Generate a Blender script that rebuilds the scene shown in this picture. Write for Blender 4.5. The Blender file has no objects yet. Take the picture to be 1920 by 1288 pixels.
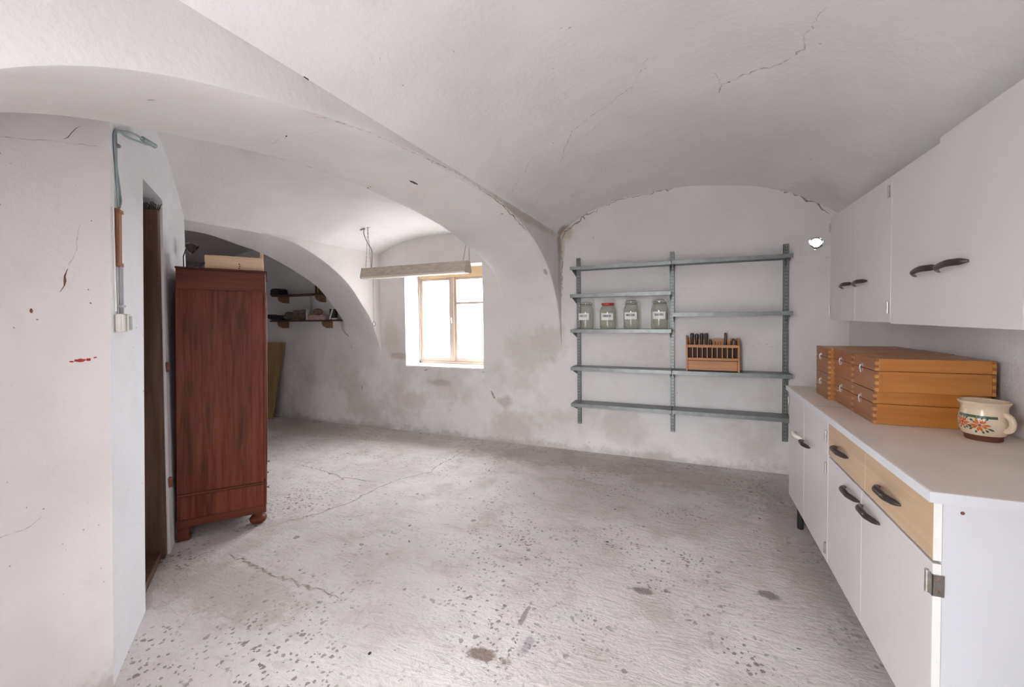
import bpy, bmesh, math, random
from mathutils import Vector, Matrix
from mathutils.geometry import tessellate_polygon
random.seed(7)
SC = bpy.context.scene
COL = SC.collection
PI = math.pi

# ------------------------------------------------------------------ camera
CAMH = 1.40
yaw, pitch, roll, FPX, CY = 0.40211, 0.0279, -0.0132, 785.29, 615.94
fw = Vector((-math.sin(yaw)*math.cos(pitch), math.cos(yaw)*math.cos(pitch), -math.sin(pitch)))
rt = Vector((math.cos(yaw), math.sin(yaw), 0)); up = rt.cross(fw)
r2 = rt*math.cos(roll) + up*math.sin(roll); u2 = -rt*math.sin(roll) + up*math.cos(roll)
cam = bpy.data.cameras.new('camera'); camo = bpy.data.objects.new('camera', cam); COL.objects.link(camo)
cam.sensor_width = 36; cam.lens = FPX/1920*36; cam.shift_y = -(644-CY)/1920; cam.clip_start = .02
mw = Matrix((r2, u2, -fw)).transposed().to_4x4(); mw.translation = (0, 0, CAMH)
camo.matrix_world = mw
SC.camera = camo
# ------------------------------------------------------------------ sky, daylight openings, exposure
W = bpy.data.worlds.new('overcast_sky'); SC.world = W; W.use_nodes = True
bg = W.node_tree.nodes['Background']; bg.inputs[0].default_value = (.95, .965, 1, 1); bg.inputs[1].default_value = 30.0
def portal(name, loc, rx, sx, sy):
    l = bpy.data.lights.new(name, 'AREA'); l.shape = 'RECTANGLE'; l.size = sx; l.size_y = sy; l.cycles.is_portal = True
    o = bpy.data.objects.new(name, l); COL.objects.link(o); o.location = loc; o.rotation_euler = (rx, 0, 0)
portal('window_daylight_portal', (-2.70, 4.66, 1.42), -PI/2, 1.10, 1.24)
portal('doorway_daylight_portal', (-.58, -.49, 1.0), PI/2, .52, 2.0)
SC.view_settings.view_transform = 'Standard'; SC.view_settings.look = 'None'
SC.view_settings.exposure = 0.27; SC.view_settings.gamma = 1; SC.view_settings.use_curve_mapping = False
SC.cycles.max_bounces = 8; SC.cycles.diffuse_bounces = 6; SC.cycles.glossy_bounces = 2; SC.cycles.transmission_bounces = 2; SC.cycles.transparent_max_bounces = 12
SC.cycles.sample_clamp_indirect = 40; SC.cycles.adaptive_threshold = .02

# ------------------------------------------------------------------ node helpers
class NT:
    def __init__(s, name):
        s.m = bpy.data.materials.new(name); s.m.use_nodes = True; s.t = s.m.node_tree
        s.b = s.t.nodes['Principled BSDF']; s.out = s.t.nodes['Material Output']
    def n(s, typ, ins=None, **at):
        x = s.t.nodes.new(typ)
        for k, v in at.items(): setattr(x, k, v)
        for k, v in (ins or {}).items(): s.set(x.inputs[k], v)
        return x
    def set(s, sock, v):
        if isinstance(v, bpy.types.NodeSocket): s.t.links.new(v, sock)
        else: sock.default_value = v
    def math(s, op, a, b=0., c=0., clamp=False):
        x = s.n('ShaderNodeMath', operation=op, use_clamp=clamp); s.set(x.inputs[0], a); s.set(x.inputs[1], b); s.set(x.inputs[2], c); return x.outputs[0]
    def vm(s, op, a, b=(0, 0, 0)):
        x = s.n('ShaderNodeVectorMath', operation=op); s.set(x.inputs[0], a); s.set(x.inputs[1], b); return x
    def mix(s, f, a, b, blend='MIX'):
        x = s.n('ShaderNodeMix', data_type='RGBA', blend_type=blend); s.set(x.inputs[0], f); s.set(x.inputs[6], a); s.set(x.inputs[7], b); return x.outputs[2]
    def ramp(s, f, lo, hi, a=0., b=1., smooth=True):
        x = s.n('ShaderNodeMapRange', interpolation_type='SMOOTHSTEP' if smooth else 'LINEAR')
        for k, v in ((0, f), (1, lo), (2, hi), (3, a), (4, b)): s.set(x.inputs[k], v)
        return x.outputs[0]
    def noise(s, v, scale, detail=4, rough=.55, dist=0.):
        x = s.n('ShaderNodeTexNoise', {'Vector': v, 'Scale': scale, 'Detail': detail, 'Roughness': rough, 'Distortion': dist}); return x.outputs[0]
    def voro(s, v, scale, rand=1.):
        return s.n('ShaderNodeTexVoronoi', {'Vector': v, 'Scale': scale, 'Randomness': rand})
    def bump(s, h, strength, dist=.01):
        x = s.n('ShaderNodeBump', {'Height': h, 'Strength': strength, 'Distance': dist}); s.set(s.b.inputs['Normal'], x.outputs[0])
    def pos(s): return s.n('ShaderNodeNewGeometry').outputs['Position']
    def obj(s): return s.n('ShaderNodeTexCoord').outputs['Object']
    def fin(s, col, rough=.6, metal=0., spec=.5):
        s.set(s.b.inputs['Base Color'], col); s.set(s.b.inputs['Roughness'], rough); s.set(s.b.inputs['Metallic'], metal); s.set(s.b.inputs['Specular IOR Level'], spec); return s.m
def c4(c): return (c[0], c[1], c[2], 1)
def flat(name, col, rough=.5, metal=0., spec=.5, var=.06, scale=14):
    t = NT(name); v = t.obj(); k = t.noise(v, scale, 4)
    f = t.ramp(k, .3, .7, 1-var, 1+var)
    c = t.mix(1., c4(col), t.n('ShaderNodeCombineColor', {0: f, 1: f, 2: f}).outputs[0], 'MULTIPLY')
    return t.fin(c, rough, metal, spec)
def stain_mask(t, p, c, r, nz, soft=.5, rag=.9):
    d = t.vm('DIVIDE', t.vm('SUBTRACT', p, c).outputs[0], r).outputs[0]
    ln = t.vm('LENGTH', d).outputs['Value']
    q = t.math('ADD', ln, t.math('MULTIPLY', t.math('SUBTRACT', nz, .5), rag*2))
    return t.ramp(q, 1-soft, 1+soft*.3, 1., 0.)
def plaster(name, base, stains=(), specks=.6, grime=None, patch=.07, warm=(.70, .60, .50)):
    t = NT(name); p = t.pos()
    big = t.noise(p, .9, 3, .6); med = t.noise(p, 4.2, 4, .65); fine = t.noise(p, 42, 3, .6)
    c = t.mix(t.ramp(big, .35, .68), c4([x*(1-patch) for x in base]), c4([min(1, x*(1+patch*.5)) for x in base]))
    c = t.mix(t.math('MULTIPLY', t.ramp(med, .52, .75), .30), c, c4([base[i]*(.86, .83, .80)[i] for i in range(3)]))
    # brush streaks
    st = t.noise(t.vm('MULTIPLY', p, (22, 22, 2.2)).outputs[0], 1., 2, .5)
    c = t.mix(t.math('MULTIPLY', t.ramp(st, .55, .8), .10), c, c4([x*.8 for x in base]))
    if grime:   # (z_low, z_high, colour, amount): damp creeping up from the floor
        z = t.n('ShaderNodeSeparateXYZ', {0: p}).outputs[2]
        g = t.math('ADD', z, t.math('MULTIPLY', t.math('SUBTRACT', med, .5), 1.1))
        pat = t.ramp(t.noise(p, 1.7, 5, .64), .42, .66)
        c = t.mix(t.math('MULTIPLY', t.math('MULTIPLY', t.ramp(g, grime[0], grime[1], 1., 0.), pat), grime[3]), c, c4(grime[2]))
        lowp = t.ramp(t.math('ADD', z, t.math('MULTIPLY', t.math('SUBTRACT', t.noise(p, 9, 3, .75), .5), .30)), -.01, .09, 1., 0.)
        c = t.mix(t.math('MULTIPLY', lowp, .42), c, (.30, .25, .21, 1))
    nz = t.noise(p, 7., 4, .72) if stains else None
    for (cc, rr, col, amt) in stains:
        c = t.mix(t.math('MULTIPLY', stain_mask(t, p, cc, rr, nz), amt), c, c4(col))
    # flecks where the paint has popped
    if specks:
        for sc, th, seed in ((9., .050, 0), (23., .060, 3.7)):
            v = t.voro(t.vm('ADD', t.vm('MULTIPLY', p, (1, 1, .8)).outputs[0], (seed, seed, seed)).outputs[0], sc)
            sel = t.n('ShaderNodeSeparateColor', {0: v.outputs['Color']}).outputs[0]
            dd = t.math('ADD', v.outputs['Distance'], t.math('MULTIPLY', t.math('SUBTRACT', fine, .5), .10))
            mk = t.math('MULTIPLY', t.ramp(dd, th*.5, th, 1., 0.), t.math('GREATER_THAN', sel, .80 if seed == 0 else .90))
            c = t.mix(t.math('MULTIPLY', mk, specks), c, (.20, .17, .15, 1))
    h = t.math('ADD', t.math('MULTIPLY', fine, .35), t.math('MULTIPLY', med, 1.))
    t.bump(h, .42, .014)
    return t.fin(c, .92, 0, .2)
def wood(name, c1, c2, axis=2, scale=1., rough=.45, spec=.4, contrast=(.35, .7), coat=0.):
    t = NT(name); v = t.obj()
    s = [26*scale]*3; s[axis] = 1.6*scale
    w = t.vm('MULTIPLY', v, tuple(s)).outputs[0]
    a = t.noise(w, 1., 5, .6, .5); s2 = [5*scale]*3; s2[axis] = .5*scale
    b = t.noise(t.vm('MULTIPLY', v, tuple(s2)).outputs[0], 1., 3, .5, .8)
    f = t.math('ADD', t.math('MULTIPLY', a, .6), t.math('MULTIPLY', b, .4))
    c = t.mix(t.ramp(f, *contrast), c4(c1), c4(c2))
    t.bump(a, .08, .004)
    m = t.fin(c, rough, 0, spec)
    if coat: t.b.inputs['Coat Weight'].default_value = coat; t.b.inputs['Coat Roughness'].default_value = .25
    return m

# ------------------------------------------------------------------ materials
WHITE = (.80, .765, .75)
M = {}
M['vault'] = plaster('lime_plaster_vault', (.79, .772, .768), [
    ((-1.22, 4.22, 2.28), (.14, .12, .08), (.38, .32, .26), .8),
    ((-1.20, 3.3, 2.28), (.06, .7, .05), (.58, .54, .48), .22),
    ((.95, 4.15, 2.36), (.5, .5, .10), (.55, .52, .47), .35)], specks=.5)
M['back'] = plaster('lime_plaster_back', (.735, .708, .695), [
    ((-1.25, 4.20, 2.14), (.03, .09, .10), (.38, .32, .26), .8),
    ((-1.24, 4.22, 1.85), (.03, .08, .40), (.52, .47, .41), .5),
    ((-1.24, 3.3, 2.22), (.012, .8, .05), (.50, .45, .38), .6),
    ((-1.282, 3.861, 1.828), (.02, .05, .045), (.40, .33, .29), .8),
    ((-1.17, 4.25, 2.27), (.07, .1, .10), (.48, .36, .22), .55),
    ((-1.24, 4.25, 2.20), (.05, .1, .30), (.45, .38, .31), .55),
    ((-1.62, 4.25, 1.02), (.30, .1, .25), (.56, .52, .46), .55),
    ((-1.38, 4.25, 1.14), (.20, .1, .22), (.54, .50, .45), .6),
    ((-2.76, 4.25, .625), (.17, .1, .05), (.34, .31, .29), .5),
    ((-3.45, 4.25, 1.15), (.14, .1, .28), (.58, .50, .40), .45),
    ((-3.36, 4.25, .93), (.16, .1, .05), (.42, .34, .27), .55),
    ((-4.05, 4.25, .40), (.25, .1, .30), (.52, .46, .38), .5),
    ((-4.6, 4.25, .75), (.6, .1, .35), (.52, .48, .44), .4),
    ((-3.1, 4.25, .38), (.28, .1, .12), (.52, .46, .39), .5),
    ((-1.9, 4.25, .45), (.10, .1, .08), (.42, .36, .30), .6),
    ((-1.75, 4.25, .22), (.35, .1, .14), (.52, .46, .40), .5)], specks=.75, grime=(.50, 1.5, (.53, .49, .445), .68))
M['left'] = plaster('lime_plaster_left', (.82, .78, .775), [], specks=.7, grime=(-.2, .5, (.62, .52, .46), .4))
M['grey'] = plaster('shade_grey_plaster_niche', (.46, .43, .43), [], specks=.4)  # darker than the other plaster: the niche's shade is put into the colour
M['jamb'] = plaster('bluish_plaster_jamb', (.78, .78, .80), [], specks=.7, patch=.05)
M['right'] = plaster('lime_plaster_right', (.74, .72, .72), [], specks=.6)
def floor_mat():
    t = NT('worn_concrete'); p = t.pos()
    big = t.noise(p, .7, 3, .6); med = t.noise(p, 3.3, 5, .68); fine = t.noise(p, 60, 3, .65)
    c = t.mix(t.ramp(big, .33, .68), (.50, .458, .440, 1), (.665, .625, .61, 1))
    c = t.mix(t.math('MULTIPLY', t.ramp(med, .46, .70), .50), c, (.38, .33, .30, 1))
    # trowel streaks
    mp = t.n('ShaderNodeMapping', {'Vector': p, 'Rotation': (0, 0, .5), 'Scale': (5., 17, 1)}).outputs[0]
    st = t.noise(mp, 1., 4, .75, 1.6)
    c = t.mix(t.math('MULTIPLY', t.math('MULTIPLY', t.ramp(st, .53, .66), t.ramp(big, .30, .60, 1., .45)), .46), c, (.30, .265, .245, 1))
    c = t.mix(t.math('MULTIPLY', t.ramp(fine, .55, .75), .25), c, (.36, .32, .30, 1))
    c = t.mix(t.math('MULTIPLY', t.ramp(fine, .30, .42, 1., 0.), .20), c, (.78, .75, .73, 1))
    # pits in clusters
    cl = t.ramp(t.noise(p, 1.5, 4, .66), .42, .62)
    for sc, th, gate, amt, colr in ((22., .29, .45, .80, (.13, .105, .095, 1)), (45., .42, .28, .75, (.14, .115, .105, 1)), (9., .13, .70, .70, (.15, .125, .12, 1)), (3.1, .065, .62, .65, (.16, .13, .12, 1))):
        v = t.n('ShaderNodeTexVoronoi', {'Vector': t.vm('MULTIPLY', p, (1, 1, 0)).outputs[0], 'Scale': sc})
        sp = t.n('ShaderNodeSeparateColor', {0: v.outputs['Color']})
        dd = t.math('ADD', v.outputs['Distance'], t.math('MULTIPLY', t.math('SUBTRACT', t.noise(p, sc*1.7, 2, .7), .5), th*2.4))
        size = t.math('MULTIPLY', sp.outputs[1], th)
        mk = t.math('MULTIPLY', t.math('LESS_THAN', dd, size), t.math('GREATER_THAN', sp.outputs[0], gate))
        if sc > 15: mk = t.math('MULTIPLY', mk, cl)
        c = t.mix(t.math('MULTIPLY', mk, amt), c, colr)
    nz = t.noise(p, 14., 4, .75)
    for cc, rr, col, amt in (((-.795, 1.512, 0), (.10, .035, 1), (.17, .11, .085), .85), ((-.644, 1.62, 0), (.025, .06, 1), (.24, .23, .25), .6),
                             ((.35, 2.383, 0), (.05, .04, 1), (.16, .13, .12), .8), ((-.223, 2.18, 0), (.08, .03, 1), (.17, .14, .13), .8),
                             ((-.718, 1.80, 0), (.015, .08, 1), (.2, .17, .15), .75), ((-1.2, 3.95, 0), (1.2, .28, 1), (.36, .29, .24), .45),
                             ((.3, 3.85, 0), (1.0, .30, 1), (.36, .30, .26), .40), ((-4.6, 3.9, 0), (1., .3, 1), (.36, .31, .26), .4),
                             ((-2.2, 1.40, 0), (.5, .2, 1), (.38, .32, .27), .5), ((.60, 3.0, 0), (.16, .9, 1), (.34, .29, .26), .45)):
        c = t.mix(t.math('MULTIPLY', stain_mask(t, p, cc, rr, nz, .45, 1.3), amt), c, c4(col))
    h = t.math('ADD', t.math('MULTIPLY', st, .8), t.math('ADD', med, t.math('MULTIPLY', fine, .35)))
    t.bump(h, .6, .014)
    return t.fin(c, t.ramp(med, .35, .7, .60, .82), 0, .38)
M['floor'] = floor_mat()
M['ground'] = flat('outdoor_gravel', (.36, .35, .34), .95, scale=3)
M['bounce_slab'] = flat('added_bounce_slab', (.38, .375, .37), .9, scale=2)  # for the added slab that bounces daylight in at the doorway
M['outer'] = flat('outer_render', (.5, .48, .45), .95)
M['lam'] = flat('white_laminate', (.64, .61, .60), .34, spec=.45, var=.015, scale=3)
M['lamedge'] = flat('white_edge_band', (.83, .82, .78), .4, var=.02)
M['endpan'] = flat('white_end_panel', (.64, .65, .675), .42, var=.02, scale=3)
M['counter'] = flat('cream_worktop', (.72, .635, .565), .42, spec=.4, var=.04, scale=4)
M['beech'] = wood('beech_laminate', (.48, .335, .205), (.58, .42, .27), 1, 1.2, .42)
M['bake'] = flat('dark_bakelite', (.030, .020, .018), .28, spec=.55, var=.3, scale=30)
M['bakew'] = flat('cream_plastic', (.82, .77, .70), .35)
M['chrome'] = flat('worn_nickel', (.50, .48, .455), .30, 1., var=.15, scale=60)
M['galv'] = flat('galvanised_steel', (.215, .23, .224), .42, .55, var=.12, scale=25)
M['slot'] = flat('dark_slot', (.035, .035, .035), .8)
M['black'] = flat('black_leg_paint', (.018, .018, .018), .45)
M['maho'] = wood('mahogany_veneer', (.070, .0150, .0085), (.175, .044, .022), 2, 1.5, .48, .16, (.34, .66), 0)
M['mahoh'] = wood('mahogany_cross_veneer', (.070, .016, .009), (.150, .040, .020), 0, .75, .46, .16, (.32, .68), 0)
M['pine'] = wood('pale_plywood', (.58, .40, .25), (.72, .54, .37), 0, 1., .6)
M['case'] = wood('honey_wood', (.35, .120, .020), (.48, .195, .042), 0, 1.0, .36, .45, (.3, .72), .2)
M['casef'] = wood('brown_front_wood', (.24, .090, .030), (.34, .138, .048), 1, 1.0, .42, .4, (.3, .72), .1)
M['caselight'] = wood('finger_light', (.42, .19, .052), (.53, .26, .085), 1, 1., .45)
M['casedark'] = wood('finger_dark', (.20, .078, .024), (.28, .115, .038), 1, 1., .45)
M['rack'] = wood('rack_beech', (.42, .185, .075), (.54, .265, .115), 0, 1.2, .45)
M['rackshade'] = wood('rack_inner_shade', (.028, .010, .006), (.05, .018, .010), 2, 1.2, .6)  # near-black tone carries the shade inside the rack
M['darkwood'] = wood('dark_shelf_wood', (.045, .022, .014), (.10, .055, .035), 0, 1., .6)
M['bracket'] = wood('bracket_wood', (.19, .105, .055), (.28, .165, .09), 0, 1., .65)
M['olive'] = wood('old_chipboard', (.26, .165, .075), (.37, .245, .12), 2, .6, .55)
M['door'] = wood('old_brown_door', (.085, .042, .025), (.20, .115, .075), 2, .8, .55, .4)
M['winpaint'] = flat('cream_window_paint', (.46, .375, .31), .45, var=.05)
M['wincream'] = flat('yellowed_window_head', (.62, .46, .26), .5, var=.06)
M['sill'] = flat('white_sill', (.80, .79, .78), .5)
M['tube'] = flat('lamp_cover_plastic', (.74, .68, .60), .4, var=.04)
def lamp_mat():
    t = NT('dusty_lamp_housing'); v = t.obj()
    a = t.noise(t.vm('MULTIPLY', v, (14, 60, 60)).outputs[0], 1., 5, .7); b = t.noise(v, 3., 4)
    c = t.mix(t.ramp(a, .35, .7), (.40, .335, .27, 1), (.56, .49, .41, 1)); c = t.mix(t.math('MULTIPLY', t.ramp(b, .4, .65), .4), c, (.58, .52, .45, 1))
    return t.fin(c, .6, 0, .3)
M['lamp'] = lamp_mat()
M['wire'] = flat('grey_wire', (.22, .20, .19), .5)
M['cable'] = flat('blue_grey_cable', (.30, .37, .38), .5)
M['pipe'] = flat('grey_conduit', (.36, .355, .365), .45)
M['conduit'] = wood('varnished_strip', (.21, .075, .030), (.32, .13, .055), 2, 1., .4)
M['switch'] = flat('ivory_switch', (.66, .63, .58), .4, var=.08)
M['switchg'] = flat('grey_switch_side', (.30, .30, .30), .4)
M['redlid'] = flat('red_lid', (.40, .035, .028), .35)
M['lidg'] = flat('lid_glass', (.42, .40, .38), .2, .3)
M['paper'] = flat('white_paper', (.80, .79, .77), .8, var=.02)
M['ink'] = flat('black_ink', (.02, .02, .022), .7)
M['crack'] = flat('crack_dirt', (.33, .28, .25), .95, var=.3, scale=40)
M['crackl'] = flat('hairline_crack', (.62, .585, .57), .95, var=.3, scale=40)
M['hole'] = flat('hole_dark', (.035, .03, .03), .95)
M['red'] = flat('red_paint_mark', (.45, .04, .04), .7, var=.2, scale=60)
M['rust'] = flat('rust_mark', (.20, .085, .06), .9, var=.3, scale=60)
M['brownglass'] = flat('brown_lampshade', (.045, .022, .015), .25, spec=.6, var=.3)
M['cloth'] = flat('grey_cloth', (.12, .105, .095), .9, var=.3, scale=20)
M['dark'] = flat('dark_leather', (.025, .017, .015), .5)
M['pink'] = flat('pink_package', (.40, .25, .22), .7, var=.35, scale=60)
M['white'] = flat('white_rod', (.6, .58, .55), .5)
M['tan'] = flat('tan_carton', (.17, .11, .08), .8, var=.2)
M['glaze'] = flat('cream_glaze', (.66, .54, .39), .25, spec=.6, var=.07, scale=18)
M['clay'] = flat('brown_clay_foot', (.13, .045, .025), .55)
M['potgreen'] = flat('green_glaze', (.055, .105, .060), .3)
M['potorange'] = flat('orange_glaze', (.52, .125, .016), .3, var=.25, scale=60)
M['potred'] = flat('rust_glaze', (.28, .045, .018), .3)
def glass(name, tint, base=.04, edge=None):
    t = NT(name)
    tr = t.n('ShaderNodeBsdfTransparent', {'Color': c4(tint)}); gl = t.n('ShaderNodeBsdfGlossy', {'Color': (1, 1, 1, 1), 'Roughness': .03})
    lw = t.n('ShaderNodeLayerWeight', {'Blend': .5}); ms = t.n('ShaderNodeMixShader')
    if edge: t.set(tr.inputs[0], t.mix(t.math('POWER', lw.outputs['Facing'], 4.), c4(tint), c4(edge)))
    t.set(ms.inputs[0], t.math('ADD', base, t.math('MULTIPLY', t.math('POWER', lw.outputs['Facing'], 4.), .55))); t.t.links.new(tr.outputs[0], ms.inputs[1]); t.t.links.new(gl.outputs[0], ms.inputs[2])
    t.t.links.new(ms.outputs[0], t.out.inputs[0]); return t.m
M['pane'] = glass('window_glass', (.97, .98, .98))
M['jar'] = glass('jar_glass', (.955, .96, .94), edge=(.62, .63, .60))

# ------------------------------------------------------------------ mesh helpers
ORG = {}
class B:
    def __init__(s): s.v = []; s.f = []; s.sm = []; s.mx = None
    def add(s, vs, fs, smooth=False):
        k = len(s.v); s.v += [Vector(x) for x in vs]
        for f in fs: s.f.append([i+k for i in f]); s.sm.append(smooth)
        return s
    def box(s, a, b, rot=None, c=None):
        x0, y0, z0 = a; x1, y1, z1 = b
        vs = [Vector(p) for p in ((x0, y0, z0), (x1, y0, z0), (x1, y1, z0), (x0, y1, z0), (x0, y0, z1), (x1, y0, z1), (x1, y1, z1), (x0, y1, z1))]
        if rot is not None:
            c = Vector(c) if c is not None else sum(vs, Vector())/8
            vs = [rot @ (p-c)+c for p in vs]
        return s.add(vs, [(0, 3, 2, 1), (4, 5, 6, 7), (0, 1, 5, 4), (1, 2, 6, 5), (2, 3, 7, 6), (3, 0, 4, 7)])
    def prism(s, poly, fn0, fn1):   # poly of 2D points -> two 3D loops
        n = len(poly); a = [fn0(*p) for p in poly]; b = [fn1(*p) for p in poly]
        s.add(a+b, [tuple(range(n))[::-1], tuple(range(n, 2*n))] + [(i, (i+1) % n, n+(i+1) % n, n+i) for i in range(n)])
        return s
    def lathe(s, prof, c, seg=32, smooth=True, axis=None, caps=True):
        vs = []; fs = []; c = Vector(c)
        for r, z in prof:
            for i in range(seg):
                a = 2*PI*i/seg; p = Vector((r*math.cos(a), r*math.sin(a), z))
                if axis is not None: p = axis @ p
                vs.append(c+p)
        n = len(prof)
        for j in range(n-1):
            for i in range(seg):
                k = (i+1) % seg; fs.append((j*seg+i, j*seg+k, (j+1)*seg+k, (j+1)*seg+i))
        s.add(vs, fs, smooth)
        k0 = len(s.v)-len(vs)
        for j in (0, n-1):
            if caps and prof[j][0] > 1e-4: s.f.append([k0+j*seg+i for i in range(seg)][::-1 if j == 0 else 1]); s.sm.append(False)
        return s
    def tube(s, pts, r, seg=10, flat=1., smooth=True, cap=True):
        pts = [Vector(p) for p in pts]; n = len(pts); rs = r if isinstance(r, (list, tuple)) else [r]*n
        vs = []; pn = None
        for i, p in enumerate(pts):
            t = (pts[min(i+1, n-1)]-pts[max(i-1, 0)]).normalized()
            if pn is None:
                pn = t.orthogonal().normalized() if abs(t.z) > .9 else t.cross(Vector((0, 0, 1))).normalized()
            pn = (pn - t*pn.dot(t)).normalized(); q = t.cross(pn)
            for k in range(seg):
                a = 2*PI*k/seg; vs.append(p+pn*rs[i]*math.cos(a)+q*rs[i]*flat*math.sin(a))
        fs = [(i*seg+k, i*seg+(k+1) % seg, (i+1)*seg+(k+1) % seg, (i+1)*seg+k) for i in range(n-1) for k in range(seg)]
        k0 = len(s.v); s.add(vs, fs, smooth)
        if cap:
            s.f.append([k0+k for k in range(seg)][::-1]); s.sm.append(False); s.f.append([k0+(n-1)*seg+k for k in range(seg)]); s.sm.append(False)
        return s
    def build(s, name, mat, parent=None, bevel=0., segs=2, kind=None, label=None, cat=None, group=None):
        me = bpy.data.meshes.new(name); org = ORG.get(parent.name, Vector()) if parent else Vector()
        vs = s.v if (parent is None or parent.get('_local')) else [v-org for v in s.v]
        me.from_pydata([tuple(v) for v in vs], [], s.f)
        for p, q in zip(me.polygons, s.sm): p.use_smooth = q
        bm = bmesh.new(); bm.from_mesh(me); bmesh.ops.recalc_face_normals(bm, faces=bm.faces); bm.to_mesh(me); bm.free()
        if any(s.sm): me.set_sharp_from_angle(angle=math.radians(50))
        me.materials.append(M[mat] if isinstance(mat, str) else mat)
        o = bpy.data.objects.new(name, me); COL.objects.link(o)
        if parent: o.parent = parent; ORG[o.name] = org
        if parent and parent.get('_local'): o['_local'] = 1
        if bevel:
            m = o.modifiers.new('bevel', 'BEVEL'); m.width = bevel; m.segments = segs; m.limit_method = 'ANGLE'; m.angle_limit = math.radians(40)
        if kind: o['kind'] = kind
        if label: o['label'] = label
        if cat: o['category'] = cat
        if group: o['group'] = group
        return o
def thing(name, loc, label, cat, group=None, rotz=0, local=False, rot=None, kind=None):
    o = bpy.data.objects.new(name, None); COL.objects.link(o); o.location = loc; o.empty_display_size = .05
    o.rotation_euler = rot if rot else (0, 0, rotz)
    if label: o['label'] = label
    if cat: o['category'] = cat
    if group: o['group'] = group
    if kind: o['kind'] = kind
    if local: o['_local'] = 1
    ORG[o.name] = Vector(loc); return o
def pchip(xs, ys):
    n = len(xs); h = [xs[i+1]-xs[i] for i in range(n-1)]; dl = [(ys[i+1]-ys[i])/h[i] for i in range(n-1)]
    m = [dl[0]]+[0 if dl[i-1]*dl[i] <= 0 else 2*dl[i-1]*dl[i]/(dl[i-1]+dl[i]) for i in range(1, n-1)]+[dl[-1]]
    def f(x):
        x = min(max(x, xs[0]), xs[-1]); i = 0
        while i < n-2 and x > xs[i+1]: i += 1
        t = (x-xs[i])/h[i]
        return (2*t**3-3*t*t+1)*ys[i]+(t**3-2*t*t+t)*h[i]*m[i]+(-2*t**3+3*t*t)*ys[i+1]+(t**3-t*t)*h[i]*m[i+1]
    return f
def resample(pts, n):
    P = [Vector(p) for p in pts]; Q = []
    for i in range(len(P)-1):   # Catmull-Rom densify
        a = P[max(i-1, 0)]; b = P[i]; c = P[i+1]; d = P[min(i+2, len(P)-1)]
        for k in range(10):
            t = k/10; Q.append(.5*((2*b)+(c-a)*t+(2*a-5*b+4*c-d)*t*t+(3*b-a-3*c+d)*t**3))
    Q.append(P[-1]); L = [0]
    for i in range(1, len(Q)): L.append(L[-1]+(Q[i]-Q[i-1]).length)
    out = []; j = 0
    for k in range(n):
        s = L[-1]*k/(n-1)
        while j < len(Q)-2 and L[j+1] < s: j += 1
        t = (s-L[j])/max(L[j+1]-L[j], 1e-9); out.append(Q[j].lerp(Q[j+1], min(max(t, 0), 1)))
    return out
def wob(x, y, z=0.):   # hand-made unevenness of plaster, metres
    return .006*math.sin(3.1*x+1.7*y+.5)+.005*math.sin(5.3*y-2.9*x+1.2+2*z)+.003*math.sin(11*x+9.3*y+3*z)+.0015*math.sin(23*x-19*y+1)

# ------------------------------------------------------------------ the setting
YW, XR, X1, X3, X4, XL = 4.25, 1.204, -1.244, -3.62, -4.178, -7.0
TOP = 2.95
def S(o): o['kind'] = 'structure'; return o
# floor with slight unevenness
b = B(); nx, ny = 90, 60
for j in range(ny+1):
    for i in range(nx+1):
        x = XL+(XR-XL)*i/nx; y = -.5+(YW+.5)*j/ny; b.v.append(Vector((x, y, -.003+.35*min(0, wob(x*.8, y*.8)))))
for j in range(ny):
    for i in range(nx): k = j*(nx+1)+i; b.f.append([k, k+1, k+nx+2, k+nx+1]); b.sm.append(True)
floor_o = S(b.build('floor', 'floor'))
S(B().box((-30, -30, -.25), (30, 30, -.06)).build('ground', 'ground'))
S(B().box((-5, -9, -.06), (5, -.52, -.03)).build('ground', 'bounce_slab'))  # unseen slab added outside the doorway to throw light up onto the vault

# back wall: slab pierced by the window and by a ragged vent hole
WX0, WX1, WZ0, WZ1 = -3.24, -2.165, .815, 2.02
VC = Vector((.973, YW, 1.983)); NV = 28
vr = [.046*(1+.10*math.sin(3*a)+.07*math.sin(7*a+1)) for a in [2*PI*i/NV for i in range(NV)]]
def ring(c, rs): return [(c[0]+rs[i]*math.cos(2*PI*i/NV), c[2]+rs[i]*math.sin(2*PI*i/NV)) for i in range(NV)]
BY = YW+.45
b = B()
for y, vent in ((YW, ring(VC, vr)), (BY, ring(VC+Vector((.10, 0, .045)), [r*1.7 for r in vr]))):
    loops = [[(XL-.3, -.1), (XR+.3, -.1), (XR+.3, 3.05), (XL-.3, 3.05)], [(WX0, WZ0), (WX0, WZ1), (WX1, WZ1), (WX1, WZ0)], vent]
    pts = [p for l in loops for p in l]
    tris = tessellate_polygon([[Vector((p[0], p[1], 0)) for p in l] for l in loops])
    b.add([(p[0], y, p[1]) for p in pts], [tuple(t) for t in tris])
N1 = 4+4+NV
for i in range(4): b.f.append([4+i, 4+(i+1) % 4, N1+4+(i+1) % 4, N1+4+i]); b.sm.append(False); b.f.append([i, (i+1) % 4, N1+(i+1) % 4, N1+i]); b.sm.append(False)
for i in range(NV): b.f.append([8+i, 8+(i+1) % NV, N1+8+(i+1) % NV, N1+8+i]); b.sm.append(True)
wall_back = S(b.build('wall_back', 'back'))
vd = Vector((.10, .45, .045)).normalized(); va = vd.to_track_quat('Z', 'Y').to_matrix()
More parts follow.
